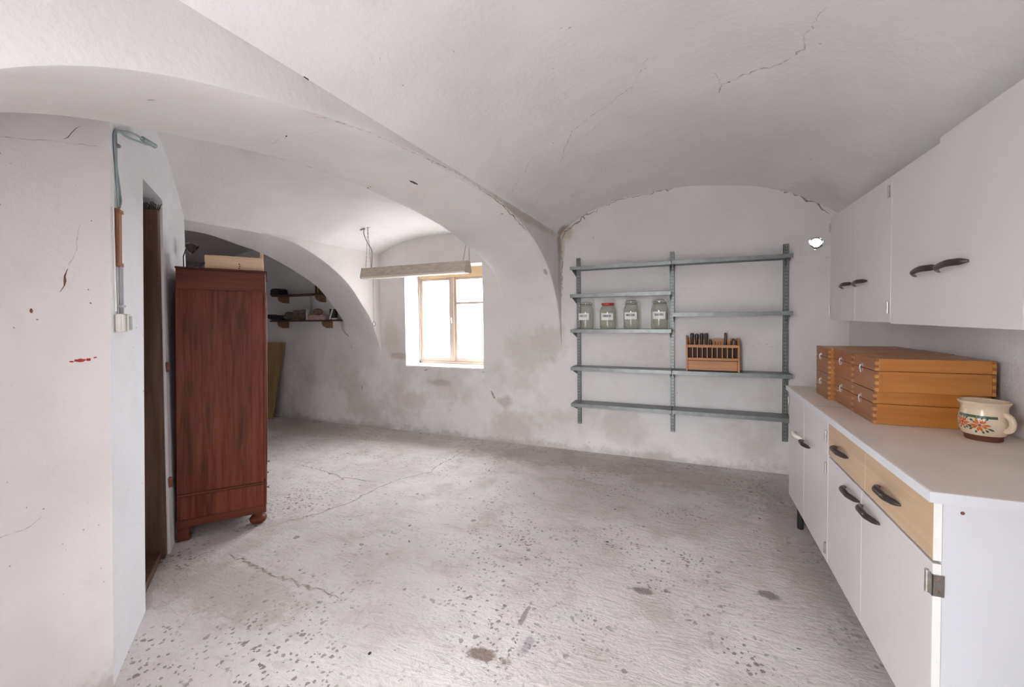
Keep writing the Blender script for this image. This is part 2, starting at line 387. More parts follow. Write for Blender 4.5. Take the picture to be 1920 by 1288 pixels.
B().lathe([(.0475, -.004), (.0475, .16), (.0425, .16), (.0425, .002), (.0475, -.004)], VC, 32, axis=va, caps=False).build('vent_pipe', 'galv', wall_back)
b = B()   # ragged foil at the bottom of the pipe
for i in range(9):
    a = PI*(1.12+.76*i/8); r = .040; p = VC+va @ Vector((0, 0, .02))+Vector((r*math.cos(a), random.uniform(-.012, .01), r*math.sin(a))); s_ = random.uniform(.005, .010)
    b.box(p-Vector((s_, s_, s_)), p+Vector((s_, s_, s_)), Matrix.Rotation(random.uniform(0, 3), 3, 'Y'))
b.build('vent_foil', 'wire', wall_back, kind='stuff')
S(B().box((XR, -.5, -.1), (XR+.3, YW+.4, 3.05)).build('wall_right', 'right'))
S(B().box((XL-.3, -.5, -.1), (XL, YW+.4, 3.05)).build('wall_left', 'grey'))  # set far back and coloured dark to deepen the niche's shade
# front wall behind the viewer, with the open doorway that lights the room
DX0, DX1, DZ = -.84, -.32, 2.0
b = B(); b.box((XL, -.5, -.1), (DX0, -.15, 3.05)); b.box((DX1, -.5, -.1), (XR+.3, -.15, 3.05)); b.box((DX0, -.5, DZ), (DX1, -.15, 3.05))
S(b.build('wall_front', 'right'))
S(B().box((XL-.3, -.5, 3.0), (XR+.3, BY, 3.2)).build('light_seal_roof', 'outer'))  # unseen slab added over the vaults to stop sky light leaking in

# left block: battered pillar corner, oblique wall with the door recess
P0 = Vector((-2.047, .842, 0)); dd = Vector((-.799, .601, 0)); nn = Vector((.601, .799, 0))
def T(t0, t1, z, off=0): return P0+dd*(t0+(t1-t0)*z/2.2)+nn*off+Vector((0, 0, z))
def left_loop(z, notch):
    c = T(0, .22, z); L = [Vector((c.x, -.15, z)), c]
    if notch: L += [T(.48, .745, z), T(.48, .745, z, -.34), T(1.06, 1.2, z, -.34), T(1.06, 1.2, z)]
    L += [T(1.968, 1.968, z), Vector((X4, 2.0, z)), Vector((XL, 2.0, z)), Vector((XL, -.15, z))]
    return L
LZ = 2.15
zs = [0, .5, 1.0, 1.5, LZ]
def loft(b, loops):
    n = len(loops[0]); k = len(b.v)
    for l in loops: b.v += [Vector(p) for p in l]
    for j in range(len(loops)-1):
        for i in range(n): b.f.append([k+j*n+i, k+j*n+(i+1) % n, k+(j+1)*n+(i+1) % n, k+(j+1)*n+i]); b.sm.append(False)
# split so that the pinker pillar face and the bluer oblique face carry their own colour
bp = B(); bj = B()
for z0, z1 in zip(zs[:-1], zs[1:]):
    A, C = left_loop(z0-.05 if z0 == 0 else z0, True), left_loop(z1, True)
    bp.add([A[0], A[1], C[1], C[0]], [(0, 1, 2, 3)])
    for i in range(1, len(A)-1): bj.add([A[i], A[i+1], C[i+1], C[i]], [(0, 1, 2, 3)])
A, C = left_loop(LZ, False), left_loop(TOP, False)
bp.add([A[0], A[1], C[1], C[0]], [(0, 1, 2, 3)])
for i in range(1, len(A)-1): bj.add([A[i], A[i+1], C[i+1], C[i]], [(0, 1, 2, 3)])
A = left_loop(LZ, True); bj.add(A[2:6], [(0, 1, 2, 3)])
wall_pillar = S(bp.build('wall_pillar', 'left')); wall_oblique = S(bj.build('wall_oblique', 'jamb'))

# arches and vaults
AF = [(-.2, 1.25), (0, 1.56), (.15, 1.72), (.378, 1.90), (.617, 2.012), (.947, 2.106), (1.208, 2.16), (1.508, 2.20), (2.099, 2.238), (2.5, 2.233), (2.855, 2.203), (3.422, 2.08), (3.86, 1.826), (4.115, 1.552), (4.201, 1.305), (4.235, 1.12), (4.252, .95)]
AB = [(-.2, 1.3), (0, 1.6), (.2, 1.80), (.4, 1.955), (.624, 2.08), (.899, 2.165), (1.268, 2.222), (1.522, 2.248), (1.843, 2.263), (2.262, 2.254), (2.701, 2.213), (3.199, 2.126), (3.647, 1.985), (3.965, 1.813), (4.173, 1.54), (4.24, 1.247), (4.252, .95)]
CF = [(1.9, 2.19), (2.33, 2.213), (2.717, 2.205), (3.061, 2.147), (3.463, 1.975), (3.77, 1.747), (4.024, 1.449), (4.204, 1.113), (4.252, .85)]
CB = [(1.9, 2.235), (2.334, 2.223), (2.683, 2.185), (3.127, 2.087), (3.593, 1.896), (3.9, 1.69), (4.151, 1.388), (4.23, 1.15), (4.252, .85)]
XB = lambda y: -1.842-.062*(4.25-y)
def arch(name, front, back, xf, xb, n=90):
    F = resample([(p[0], p[1], 0) for p in front], n); K = resample([(p[0], p[1], 0) for p in back], n)
    b = B(); rows = []
    for i in range(n):
        yf, zf = F[i].x, F[i].y; yb, zb = K[i].x, K[i].y; row = []
        tf = (F[min(i+1, n-1)]-F[max(i-1, 0)]).normalized(); tb = (K[min(i+1, n-1)]-K[max(i-1, 0)]).normalized()
        nf = Vector((-tf.y, tf.x)); nb = Vector((-tb.y, tb.x))     # outward from the opening, in (y, z)
        fx = xf(yf); bx = xb(yb); e = .004*math.sin(17*i/n*2)+.003*math.sin(41*i/n)
        row.append(Vector((fx, min(yf, YW), TOP)))
        for o, ix in ((.04, 0), (.008, .0), (.0025, .0025), (0, .009)):
            row.append(Vector((fx-ix, yf+nf.x*(o+e), max(zf+nf.y*(o+e), .5))))
        for k in range(1, 10):
            u = k/10; x = fx+(bx-fx)*u; y = yf+(yb-yf)*u; z = zf+(zb-zf)*u; w = wob(x, y*1.3, z)
            row.append(Vector((x, y+(nf.x)*w, z+nf.y*w)))
        for o, ix in ((0, .009), (.0025, .0025), (.008, 0), (.04, 0)):
            row.append(Vector((bx+ix, yb+nb.x*(o+e), max(zb+nb.y*(o+e), .5))))
        row.append(Vector((bx, min(yb, YW), TOP)))
        rows.append(row)
    m = len(rows[0])
    for r in rows: b.v += r
    for i in range(n-1):
        for k in range(m-1): b.f.append([i*m+k, i*m+k+1, (i+1)*m+k+1, (i+1)*m+k]); b.sm.append(True)
    o = b.build(name, 'back'); o.data.set_sharp_from_angle(angle=math.radians(38)); return S(o)
arch1 = arch('ceiling_arch', AF, AB, lambda y: X1, XB)
arch2 = arch('ceiling_arch', CF, CB, lambda y: X3, lambda y: X4)
LA = pchip([-1.26, -1.243, -1.215, -1.17, -.884, -.544, -.062, .462, .781, 1.008, XR+.01], [2.225, 2.252, 2.283, 2.322, 2.475, 2.562, 2.586, 2.527, 2.43, 2.30, 2.15])
def vaultA(x, y):
    u = min(max((x+1.26)/(XR+1.27), 0), 1)
    return LA(x)+.11*max(0, 1-((y-2.0)/2.25)**2)*math.sin(PI*u)**.8+.6*wob(x, y)*min(1, 6*u)
LB = pchip([-3.64, -3.545, -3.378, -3.135, -2.902, -2.533, -2.1, -1.80], [2.20, 2.235, 2.298, 2.353, 2.380, 2.376, 2.335, 2.295])
def vaultB(x, y):
    u = min(max((x+3.64)/1.84, 0), 1)
    return LB(x)+.17*min(max((4.25-y)/2.7, 0), 1)*math.sin(PI*u)**.8+.5*wob(x, y)
def vaultC(x, y): return 2.27+.18*math.sin(PI*min(max((x+7.0)/2.82, 0), 1))
def vault(name, f, x0, x1, y0, y1, nx=64, ny=64, mat='vault'):
    b = B()
    for j in range(ny+1):
        for i in range(nx+1): x = x0+(x1-x0)*i/nx; y = y0+(y1-y0)*j/ny; b.v.append(Vector((x, y, f(x, y))))
    for j in range(ny):
        for i in range(nx): k = j*(nx+1)+i; b.f.append([k, k+1, k+nx+2, k+nx+1]); b.sm.append(True)
    return S(b.build(name, mat))
ceil1 = vault('ceiling', vaultA, -1.26, XR+.01, -.16, YW+.005)
ceil2 = vault('ceiling', vaultB, -3.64, -1.80, .2, YW+.005)
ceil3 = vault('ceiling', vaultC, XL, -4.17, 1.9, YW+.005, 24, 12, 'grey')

# ------------------------------------------------------------------ window_1
win = thing('window_1', (WX0, YW+.3, WZ0), None, None, kind='structure')
FY0, FY1 = YW+.285, YW+.355
b = B(); b.box((WX0, FY0, WZ0+.005), (WX0+.024, FY1, WZ1)); b.box((WX1-.024, FY0, WZ0+.005), (WX1, FY1, WZ1)); b.box((WX0, FY0, WZ0+.005), (WX1, FY1, WZ0+.035))
b.build('window_frame', 'winpaint', win, .004)
B().box((WX0+.024, FY0-.012, WZ1-.115), (WX1-.024, FY1, WZ1)).build('window_head', 'wincream', win, .004)
MX = -2.735
B().box((MX-.022, FY0-.006, WZ0+.035), (MX+.022, FY1, WZ1-.115)).build('mullion', 'winpaint', win, .006)
def casement(x0, x1, z0, z1, bar=None):
    w = .033; y0, y1 = FY0+.012, FY0+.052; b = B()
    b.box((x0, y0, z0), (x0+w, y1, z1)); b.box((x1-w, y0, z0), (x1, y1, z1)); b.box((x0+w, y0, z0), (x1-w, y1, z0+w+.012)); b.box((x0+w, y0, z1-w), (x1-w, y1, z1))
    if bar: b.box((x0+w, y0, bar-.014), (x1-w, y1, bar+.014))
    o = b.build('casement', 'winpaint', win, .003)
    for a, c in ([(z0+w, bar), (bar, z1-w)] if bar else [(z0+w, z1-w)]):
        B().box((x0+w-.004, y0+.018, a), (x1-w+.004, y0+.021, c)).build('pane', 'pane', o)
    return o
casement(WX0+.024, MX-.022, WZ0+.035, WZ1-.115)
casement(MX+.022, WX1-.024, WZ0+.035, WZ1-.115, 1.580)
b = B(); b.box((MX-.008, FY0-.012, 1.33), (MX+.008, FY0-.004, 1.45)); b.tube([(MX, FY0-.012, 1.40), (MX, FY0-.035, 1.40), (MX+.004, FY0-.04, 1.385), (MX+.012, FY0-.04, 1.33)], .006)
b.build('window_handle', 'chrome', win)
b = B()
for z in (1.05, 1.75): b.tube([(WX0+.022, FY0-.006, z-.03), (WX0+.022, FY0-.006, z+.03)], .007)
b.build('hinge', 'winpaint', win)
B().box((WX0+.002, YW-.012, WZ0-.012), (WX1-.002, YW+.285, WZ0+.005)).build('sill', 'sill', win, .004)

# ------------------------------------------------------------------ door_1 in the oblique recess
door = thing('door_1', T(.77, .97, 0, -.1), None, None, kind='structure')
def lean_box(b, ta, tb, oa, ob, z0, z1):   # box between leaning t-lines
    vs = []
    for z in (z0, z1):
        for (t, o) in ((ta, oa), (tb, oa), (tb, ob), (ta, ob)): vs.append(T(t[0], t[1], z, o))
    b.add(vs, [(0, 3, 2, 1), (4, 5, 6, 7), (0, 1, 5, 4), (1, 2, 6, 5), (2, 3, 7, 6), (3, 0, 4, 7)])
fb = (1.06, 1.2); b = B(); lean_box(b, (1.0, 1.14), (1.058, 1.198), -.26, -.012, 0.0, 2.075); b.build('door_post', 'door', door, .006)
b = B(); lean_box(b, (.485, .75), (.54, .805), -.26, -.20, 0.0, 2.075); b.build('door_post', 'door', door, .006)
b = B(); lean_box(b, (.54, .805), (1.0, 1.14), -.26, -.20, 2.0, 2.075); b.build('door_head', 'door', door, .006)
for k in range(4):
    a = .54+.115*k; c = a+.112; b = B(); lean_box(b, (a, a+.265-.03*k), (c, c+.26-.03*k), -.25, -.225, .03, 1.998); b.build('plank', 'door', door, .004)
b = B(); lean_box(b, (.54, .54), (1.06, 1.06), -.24, -.03, .0, .045); b.build('threshold', 'door', door, .006)
for z in (.42, 1.12): b = B(); p = T(1.06, 1.2, z, .004)+dd*.012; b.box(p-Vector((.012, .012, .03)), p+Vector((.012, .012, .03))); b.build('latch_plate', 'rust', door, .004)
b = B()
for i in range(60):
    p = T(1.03, 1.165, 2.075, random.uniform(-.14, -.02)); q = p+Vector((random.uniform(-.03, .03), random.uniform(-.03, .03), random.uniform(.0, .05))); b.tube([p-Vector((0, 0, .03)), p.lerp(q, .6)+Vector((.006, 0, .004)), q], .0035, 4)
b.build('frayed_lagging', 'cloth', door, kind='stuff')

# ------------------------------------------------------------------ base cabinets and worktop
def handle(parent, x, yc, z, L=.165, mat='bake', out=.030, th=.0100, name='handle', dz=0., tail=0.):
    pts = []; rs = []
    for i in range(21):
        s = i/20; a = math.sin(PI*s)
        pts.append((x-.0005-out*min(1, a*1.25)**.75*(1-.15*(1-a)), yc+(s-.5)*L, z+dz*(s-.5)+.008*a))
        rs.append(th*(.80+.30*a)*(1+tail*(.5-s))*(.35 if i in (0, 20) else .75 if i in (1, 19) else 1))
    b = B().tube(pts, rs, 12, 1.2)
    return b.build(name, mat, parent)
def hinge(parent, x, y, z, h=.055, plate=0):
    b = B().tube([(x-.004, y, z-h/2), (x-.004, y, z+h/2)], .0055, 8)
    b.box((x-.004, y-.002-plate, z-h/2), (x+.012, y+.012, z+h/2))
    return b.build('hinge', 'chrome', parent)
DX = .637; BZ0, CZ = .134, .8955
B().box((.62, 1.525, CZ-.032), (XR-.004, 3.44, CZ)).build('worktop', 'counter', None, .004, label='long cream laminate worktop lying across both white base cabinets', cat='worktop')
wt = bpy.data.objects['worktop']
B().box((.6205, 2.718, CZ-.001), (XR-.006, 2.7205, CZ+.0004)).build('seam', 'tan', wt)
b = B(); b.box((.6185, 1.524, CZ-.031), (.6203, 3.441, CZ-.001)); b.box((.62, 1.5235, CZ-.031), (XR-.004, 1.5253, CZ-.001)); b.build('edge_band', 'endpan', wt)
def cab_body(t, x, x1, y0, y1, z0, z1, back=.012):
    b = B(); w = .018; b.box((x, y0, z0), (x1, y0+w, z1)); b.box((x, y1-w, z0), (x1, y1, z1)); b.box((x, y0+w, z0), (x1, y1-w, z0+w)); b.box((x, y0+w, z1-w), (x1, y1-w, z1)); b.box((x1-back, y0+w, z0+w), (x1, y1-w, z1-w))
    return b.build('body', 'endpan', t, .0015)
def legs(t, pts):
    for (x, y) in pts: B().lathe([(.016, 0.), (.019, .01), (.019, BZ0)], (x, y, 0), 16).build('leg', 'black', t)
near = thing('base_cabinet', (.9, 2.04, 0), 'white base cabinet with two wood-toned drawers above two doors', 'cabinet', 'white base cabinets under the worktop')
cab_body(near, DX+.020, XR-.01, 1.552, 2.533, BZ0, CZ-.032)
for y0, y1, ys in ((1.550, 2.052, (1.83,)), (2.055, 2.531, (2.325,))):
    d = B().box((DX, y0, .690), (DX+.019, y1, .858)).build('drawer', 'beech', near, .001)
    handle(d, DX, ys[0], .763)
    if y0 < 1.6: B().box((DX+.0005, y0-.0012, .690), (DX+.019, y0+.001, .858)).build('edge_strip', 'lamedge', d)
for y0, y1, yh in ((1.550, 2.086, 1.99), (2.089, 2.531, 2.187)):
    d = B().box((DX, y0, BZ0), (DX+.019, y1, .681)).build('door', 'lam', near, .0015)
    handle(d, DX, yh, .625)
    if y0 < 1.6:
        B().box((DX+.0005, y0-.0012, BZ0), (DX+.019, y0+.001, .681)).build('edge_strip', 'lamedge', d)
        b = B().tube([(DX-.004, y0+.018, .588), (DX-.004, y0+.018, .652)], .0065, 10); b.box((DX-.002, y0-.004, .588), (DX+.024, y0-.0008, .650)); b.box((DX-.003, y0-.004, .588), (DX-.0003, y0+.022, .650))
        b.build('hinge', 'chrome', d)
        b = B()
        for z in (.604, .636): b.lathe([(.0001, .003), (.003, .0022), (.0035, 0)], (DX+.011, y0-.004, z), 10, axis=Matrix.Rotation(PI/2, 3, 'X'))
        b.build('screw', 'rust', d, kind='stuff')
legs(near, [(.80, 1.62), (.80, 2.45), (1.15, 1.62), (1.15, 2.45)])
b = B().lathe([(.0001, .0022), (.004, .0015), (.005, 0)], (.70, 1.552, .835), 12, axis=Matrix.Rotation(PI/2, 3, 'X')); b.build('screw', 'rust', near)
far = thing('base_cabinet', (.9, 2.98, 0), 'white two-door base cabinet nearest the steel shelves, one cream and one black handle', 'cabinet', 'white base cabinets under the worktop')
cab_body(far, DX+.020, XR-.01, 2.536, 3.43, BZ0, CZ-.032)
for y0, y1, yh, mt in ((2.537, 3.016, 2.945, 'bake'), (3.022, 3.432, 3.135, 'bakew')):
    d = B().box((DX, y0, BZ0), (DX+.019, y1, .858)).build('door', 'lam', far, .0015)
    handle(d, DX, yh, .622, mat=mt, L=.15)
    ye = y0+.022 if y0 < 2.6 else y1
    for z in ((.775, .612, .20) if y0 < 2.6 else (.79, .20)): hinge(d, DX, ye, z)
legs(far, [(.658, 3.194), (1.15, 2.62), (1.15, 3.36)])

# ------------------------------------------------------------------ wall cabinets
UX = .90; UZ0, UZ1 = 1.348, 2.057
c1 = thing('wall_cabinet', (1.05, 3.08, UZ0), 'white two-door wall cabinet nearest the round vent hole', 'cabinet', 'white wall cabinets over the worktop')
cab_body(c1, UX+.019, XR-.004, 2.606, 3.558, UZ0, UZ1)
for y0, y1, yh in ((3.093, 3.560, 3.20), (2.607, 3.088, 2.98)):
    d = B().box((UX, y0, UZ0), (UX+.0185, y1, UZ1)).build('door', 'lam', c1, .0015)
    handle(d, UX, yh, 1.562, L=.165, th=.0080, out=.034, dz=-.022, tail=.7)
    ye = y1+.004 if y0 > 3 else y0+.02
    for z in (1.42, 1.99): hinge(d, UX, ye, z, .058)
c2 = thing('wall_cabinet', (1.05, 2.15, UZ0), 'white two-door wall cabinet above the flowered pot', 'cabinet', 'white wall cabinets over the worktop')
cab_body(c2, UX+.019, XR-.004, 1.70, 2.602, UZ0, UZ1)
for y0, y1, yh, px, zt in ((2.164, 2.602, 2.262, UX, UZ1), (1.70, 2.158, 2.052, UX-.010, UZ1+.014)):
    d = B().box((px, y0, UZ0-.006), (px+.0185, y1, zt)).build('door', 'lam', c2, .0015)
    handle(d, px, yh, 1.562, L=.180, th=.0090, out=.036, dz=-.024, tail=.7)
hinge(c2, UX, 1.70, 1.43); hinge(c2, UX, 1.70, 1.98)

# ------------------------------------------------------------------ finger-jointed wooden cases
def make_case(x0, x1, y0, y1, z, h, label, latch_open=0):
    t = thing('wooden_case', ((x0+x1)/2, (y0+y1)/2, z), label, 'box', 'finger-jointed wooden cases on the worktop')
    zl = z+h*.62; w = .012; g = .0012
    for nm, a, c in (('body', z+.001, zl-g), ('lid', zl+g, z+h-.001)):
        b = B(); b.box((x0+w, y0, a), (x1-w, y0+w, c)); b.box((x0+w, y1-w, a), (x1-w, y1, c)); b.box((x0+w, y0+w, a if nm == 'body' else c-.008), (x1-w, y1-w, a+.008 if nm == 'body' else c))
        o = b.build(nm, 'case', t, .0008)
        B().box((x0, y0+w*1.15, a), (x0+w, y1-w*1.15, c)).build('end_panel', 'casef', o, .0008); B().box((x1-w, y0+w*1.15, a), (x1, y1-w*1.15, c)).build('end_panel', 'casef', o, .0008)
        n = 6 if nm == 'body' else 4
        for mat, par in (('caselight', 0), ('casedark', 1)):
            b = B()
            for xa, xb in ((x0-.0004, x0+w), (x1-w, x1+.0004)):
                for ya, yb in ((y0-.0004, y0+w*1.15), (y1-w*1.15, y1+.0004)):
                    for k in range(par, n, 2): b.box((xa, ya, a+(c-a)*k/n), (xb, yb, a+(c-a)*(k+1)/n))
            b.build('finger_joint', mat, o, kind='stuff')
    yl = (y0+y1)/2+.02; b = B()
    b.box((x0-.002, yl-.006, zl+.004), (x0, yl+.006, zl+.020)); b.box((x0-.002, yl-.006, zl-.020), (x0, yl+.006, zl-.004))
    b.tube([(x0-.005, yl, zl-.022), (x0-.009, yl, zl), (x0-.006, yl, zl+.015)], .0030, 8); b.tube([(x0-.005, yl-.008, zl+.012), (x0-.005, yl+.008, zl+.012)], .0024, 8)
    if latch_open: b.tube([(x0-.004, yl, zl-.012), (x0-.014, yl+.006, zl-.018), (x0-.020, yl+.012, zl-.014)], .0028, 8)
    b.build('latch', 'chrome', t)
    return t
H1 = .149
make_case(.761, 1.148, 2.365, 2.628, CZ, H1, 'honey-coloured wooden case under another, just behind the flowered pot')
make_case(.762, 1.156, 2.350, 2.626, CZ+H1, .148, 'honey-coloured wooden case on top, nearest the flowered pot')
make_case(.762, 1.15, 2.636, 2.925, CZ, H1, 'bottom middle wooden case of the six, its latch hanging open', 1)
make_case(.760, 1.15, 2.634, 2.927, CZ+H1, .150, 'top middle wooden case between the two other stacks')
make_case(.735, 1.13, 2.935, 3.178, CZ, H1, 'bottom wooden case of the stack nearest the steel shelves', 1)
make_case(.736, 1.13, 2.936, 3.182, CZ+H1, .150, 'top wooden case of the stack nearest the steel shelves')

# ------------------------------------------------------------------ ceramic pot
pc = Vector((1.060, 2.225, CZ)); 
prof = [(.050, 0), (.053, .004), (.053, .016), (.060, .024), (.0675, .042), (.0705, .062), (.0705, .082), (.0685, .098), (.0655, .112), (.0640, .122), (.0650, .132), (.0690, .140), (.0725, .145), (.0735, .149), (.071, .152)]
rad = pchip([p[1] for p in prof], [p[0] for p in prof])
pot = thing('ceramic_pot', pc, 'squat cream ceramic pot with orange flowers and one handle', 'pot')
inner = [(.071, .152), (.067, .148), (.060, .134), (.059, .122), (.060, .105), (.065, .075), (.062, .045), (.05, .022), (.0001, .02)]
B().lathe(prof[3:]+inner[1:], pc, 48).build('pot_body', 'glaze', pot)
B().lathe(prof[:4]+[(.0605, .0255), (.058, .027), (.0001, .027)], pc, 48).build('foot_ring', 'clay', pot)
ha = -1.05   # angle of the handle
hd = Vector((math.cos(ha), math.sin(ha), 0)); pts = []
for i in range(15):
    s = i/14; a = PI*(.62-1.24*s); pts.append(pc+hd*(.064+.024*max(0, math.cos(a))**.8)+Vector((0, 0, .078+.030*math.sin(a))))
pts[0] = pc+hd*.056+Vector((0, 0, .110)); pts[-1] = pc+hd*.062+Vector((0, 0, .046))
B().tube(pts, [.010]+[.0085]*13+[.011], 10, 1.3).build('pot_handle', 'glaze', pot)
def potpt(a, z, o=.0006): r = rad(z)+o; return pc+Vector((r*math.cos(a), r*math.sin(a), z))
fa = math.atan2(-pc.y, -pc.x)-.10      # side that carries the painting
def patch(b, outline):      # fan of (angle, z) outline onto the pot
    ca = sum(p[0] for p in outline)/len(outline); cz = sum(p[1] for p in outline)/len(outline)
    vs = [potpt(ca, cz, .0011)]+[potpt(*p) for p in outline]; n = len(outline)
    b.add(vs, [(0, 1+i, 1+(i+1) % n) for i in range(n)])
def petal(b, ca, cz, ang, r0, r1, w):
    o = []
    for (u, v) in ((r0, 0), ((r0*2+r1)/3, w*.8), ((r0+r1*2)/3, w), (r1, 0), ((r0+r1*2)/3, -w), ((r0*2+r1)/3, -w*.8)):
        x = u*math.cos(ang)-v*math.sin(ang); y = u*math.sin(ang)+v*math.cos(ang); o.append((ca+x/.07, cz+y))
    patch(b, o)
b = B(); K = 40
for i in range(K):
    a0 = fa-1.1+1.75*i/K; a1 = fa-1.1+1.75*(i+1)/K; b.add([potpt(a0, .092), potpt(a1, .092), potpt(a1, .102), potpt(a0, .102)], [(0, 1, 2, 3)], True)
b.build('painted_band', 'potgreen', pot)
bo, bg_, br = B(), B(), B()
for ca, cz, R in ((fa-.05, .066, .027), (fa-.80, .070, .022)):
    for k in range(10): petal(bo, ca, cz, 2*PI*k/10+.15*(k % 2), .004, R*(1.15 if k in (0, 5) else .92), .0042)
    petal(br, ca, cz, 0, -.005, .006, .005)
    for ang, r in ((.9, 1.35), (1.35, 1.25), (1.9, 1.3), (2.5, 1.25), (-.45, 1.7), (-.8, 1.35), (-1.2, 1.3), (-1.9, 1.25), (-2.5, 1.35)): petal(bg_, ca, cz, ang, R*.82, R*r, .0036)
bo.build('painted_petals', 'potorange', pot, kind='stuff'); bg_.build('painted_leaves', 'potgreen', pot, kind='stuff'); br.build('painted_centres', 'potred', pot, kind='stuff')

# ------------------------------------------------------------------ steel wall shelving
sh = thing('wall_shelving', (-.15, YW, .29), 'galvanised steel shelving on three slotted uprights against the back wall', 'shelving')
UPX = (-1.052, -.1535, .7552)
for ux in UPX:
    b = B(); w = .019; y0 = YW-.030
    b.box((ux-w, y0, .29), (ux+w, y0+.002, 1.991)); b.box((ux-w, y0, .29), (ux-w+.002, YW-.0005, 1.991)); b.box((ux+w-.002, y0, .29), (ux+w, YW-.0005, 1.991))
    u = b.build('upright', 'galv', sh)
    b = B(); z = .31
    while z < 1.97:
        for s in (-.0065, .0065): b.box((ux+s-.0022, y0-.0012, z), (ux+s+.0022, y0+.001, z+.017))
        z += .030
    b.build('slots', 'slot', u, kind='stuff')
    b = B()
    for z in (1.972,): b.lathe([(.0001, .004), (.004, .003), (.006, 0)], (ux, y0-.0005, z), 10, axis=Matrix.Rotation(PI/2, 3, 'X'))
    b.build('screw', 'chrome', u)
SD0 = 4.032
def shelf(xa, xb, z, ends):
    y1 = YW-.031; b = B()
    b.box((xa, SD0, z-.002), (xb, y1, z)); b.box((xa, SD0, z-.033), (xb, SD0+.0018, z-.002)); b.box((xa, SD0+.0018, z-.033), (xb, SD0+.014, z-.0312))
    b.box((xa, y1-.0018, z-.030), (xb, y1, z-.002)); b.box((xa, SD0+.09, z-.022), (xb, SD0+.10, z-.002))
    o = b.build('shelf', 'galv', sh)
    for x in ends:
        b = B(); b.prism([(SD0+.002, z-.034), (SD0+.002, z-.003), (y1+.004, z-.003), (y1+.004, z-.085), (y1-.02, z-.085)], lambda y, q: Vector((x-.0012, y, q)), lambda y, q: Vector((x+.0012, y, q)))
        b.build('bracket', 'galv', o)
SL, SM, SR = -1.0896, -.1535, .7731
for z in (1.885, 1.6135, 1.269, .895, .534): shelf(SL, SM-.004, z, (SL+.02, SM-.016))
for z in (1.885, 1.4165, .895, .534): shelf(SM+.004, SR, z, (SM+.016, SR-.02))

# ------------------------------------------------------------------ glass jars with labels
def text_mesh(body, size):
    cu = bpy.data.curves.new('lettering', 'FONT'); cu.body = body; cu.size = size; cu.align_x = 'CENTER'; cu.align_y = 'CENTER'; cu.offset = size*.02
    o = bpy.data.objects.new('tmp', cu); COL.objects.link(o); dg = bpy.context.evaluated_depsgraph_get()
    me = bpy.data.meshes.new_from_object(o.evaluated_get(dg)); vs = [v.co.copy() for v in me.vertices]; fs = [tuple(p.vertices) for p in me.polygons]
    bpy.data.objects.remove(o); bpy.data.curves.remove(cu); return vs, fs
def make_jar(x, word, label, r, h, kind, shift=0.):
    y = 4.125; z = 1.269; t = thing('glass_jar', (x, y, z), label, 'jar', 'labelled glass jars on the steel shelf')
    pr = [(r*.80, 0), (r*.93, .006), (r, .022), (r, h*.62), (r*.97, h*.70), (r*.86, h*.79), (r*.74, h*.845), (r*.73, h*.90)]
    inn = [(q[0]-.0035, q[1]) for q in pr[::-1][:-2]]+[(r*.88, .012), (.0001, .010)]
    B().lathe([(.0001, .0005)]+pr+inn, (x, y, z), 40).build('jar_glass', 'jar', t)
    if kind == 'red': B().lathe([(r*.76, h*.875), (r*.78, h*.885), (r*.78, h*.955), (r*.76, h*.965), (.0001, h*.965)], (x, y, z), 36).build('lid', 'redlid', t, label='red screw lid')
    else:
        B().lathe([(r*.74, h*.90), (r*.80, h*.905), (r*.80, h*.945), (r*.74, h*.955), (r*.62, h*.985), (r*.3, h), (.0001, h)], (x, y, z), 36).build('lid', 'jar', t)
        B().lathe([(r*.76, h*.90), (r*.79, h*.90), (r*.79, h*.915), (r*.76, h*.915)], (x, y, z), 36).build('rubber_seal', 'tan' if kind == 'tan' else 'lidg', t)
        b = B(); ring_ = [(x+r*.80*math.cos(a), y+r*.80*math.sin(a), z+h*.86) for a in [2*PI*i/28 for i in range(29)]]; b.tube(ring_, .0018, 6)
        for s in (-1, 1): b.tube([(x+s*r*.79, y, z+h*.82), (x+s*r*.88, y-.006, z+h*.87), (x+s*r*.86, y, z+h*.94), (x+s*r*.6, y, z+h*.985)], .0018, 6)
        b.tube([(x-r*.6, y, z+h*.985), (x, y, z+h*1.003), (x+r*.6, y, z+h*.985)], .0018, 6); b.build('clasp_wire', 'chrome', t)
    # paper label wrapped round the glass; the letters follow the curve
    a0 = math.atan2(-y, -x)+shift; R = r+.0012; hw = .062; zl = z+h*.46; hh = .033
    vs = []; n = 12
    for i in range(n+1):
        a = a0+(i/n-.5)*2*hw/R
        for q in (-hh, hh): vs.append((x+R*math.cos(a), y+R*math.sin(a), zl+q))
    lab = B().add(vs, [(2*i, 2*i+2, 2*i+3, 2*i+1) for i in range(n)], True).build('label', 'paper', t)
    tv, tf = text_mesh(word, .030); mxw = max(abs(v.x) for v in tv); k = .040/mxw; R2 = R+.0008
    B().add([(x+R2*math.cos(a0+v.x*k/R2), y+R2*math.sin(a0+v.x*k/R2), zl+.006+v.y*1.0) for v in tv], tf).build('lettering', 'ink', lab)
    return t
make_jar(-.953, 'ENKCCE', 'swing-top glass jar labelled ENKCCE, partly in front of a steel upright', .076, .268, 'tan', -.42)
make_jar(-.737, 'NORUCOR', 'glass jar with a red screw lid', .079, .262, 'red', -.12)
make_jar(-.515, 'MAKXEIB', 'swing-top glass jar just right of the red-lidded jar', .073, .275, 'clip', -.12)
make_jar(-.262, 'BAALVENE', 'swing-top glass jar nearest the middle steel upright', .076, .277, 'clip', -.05)

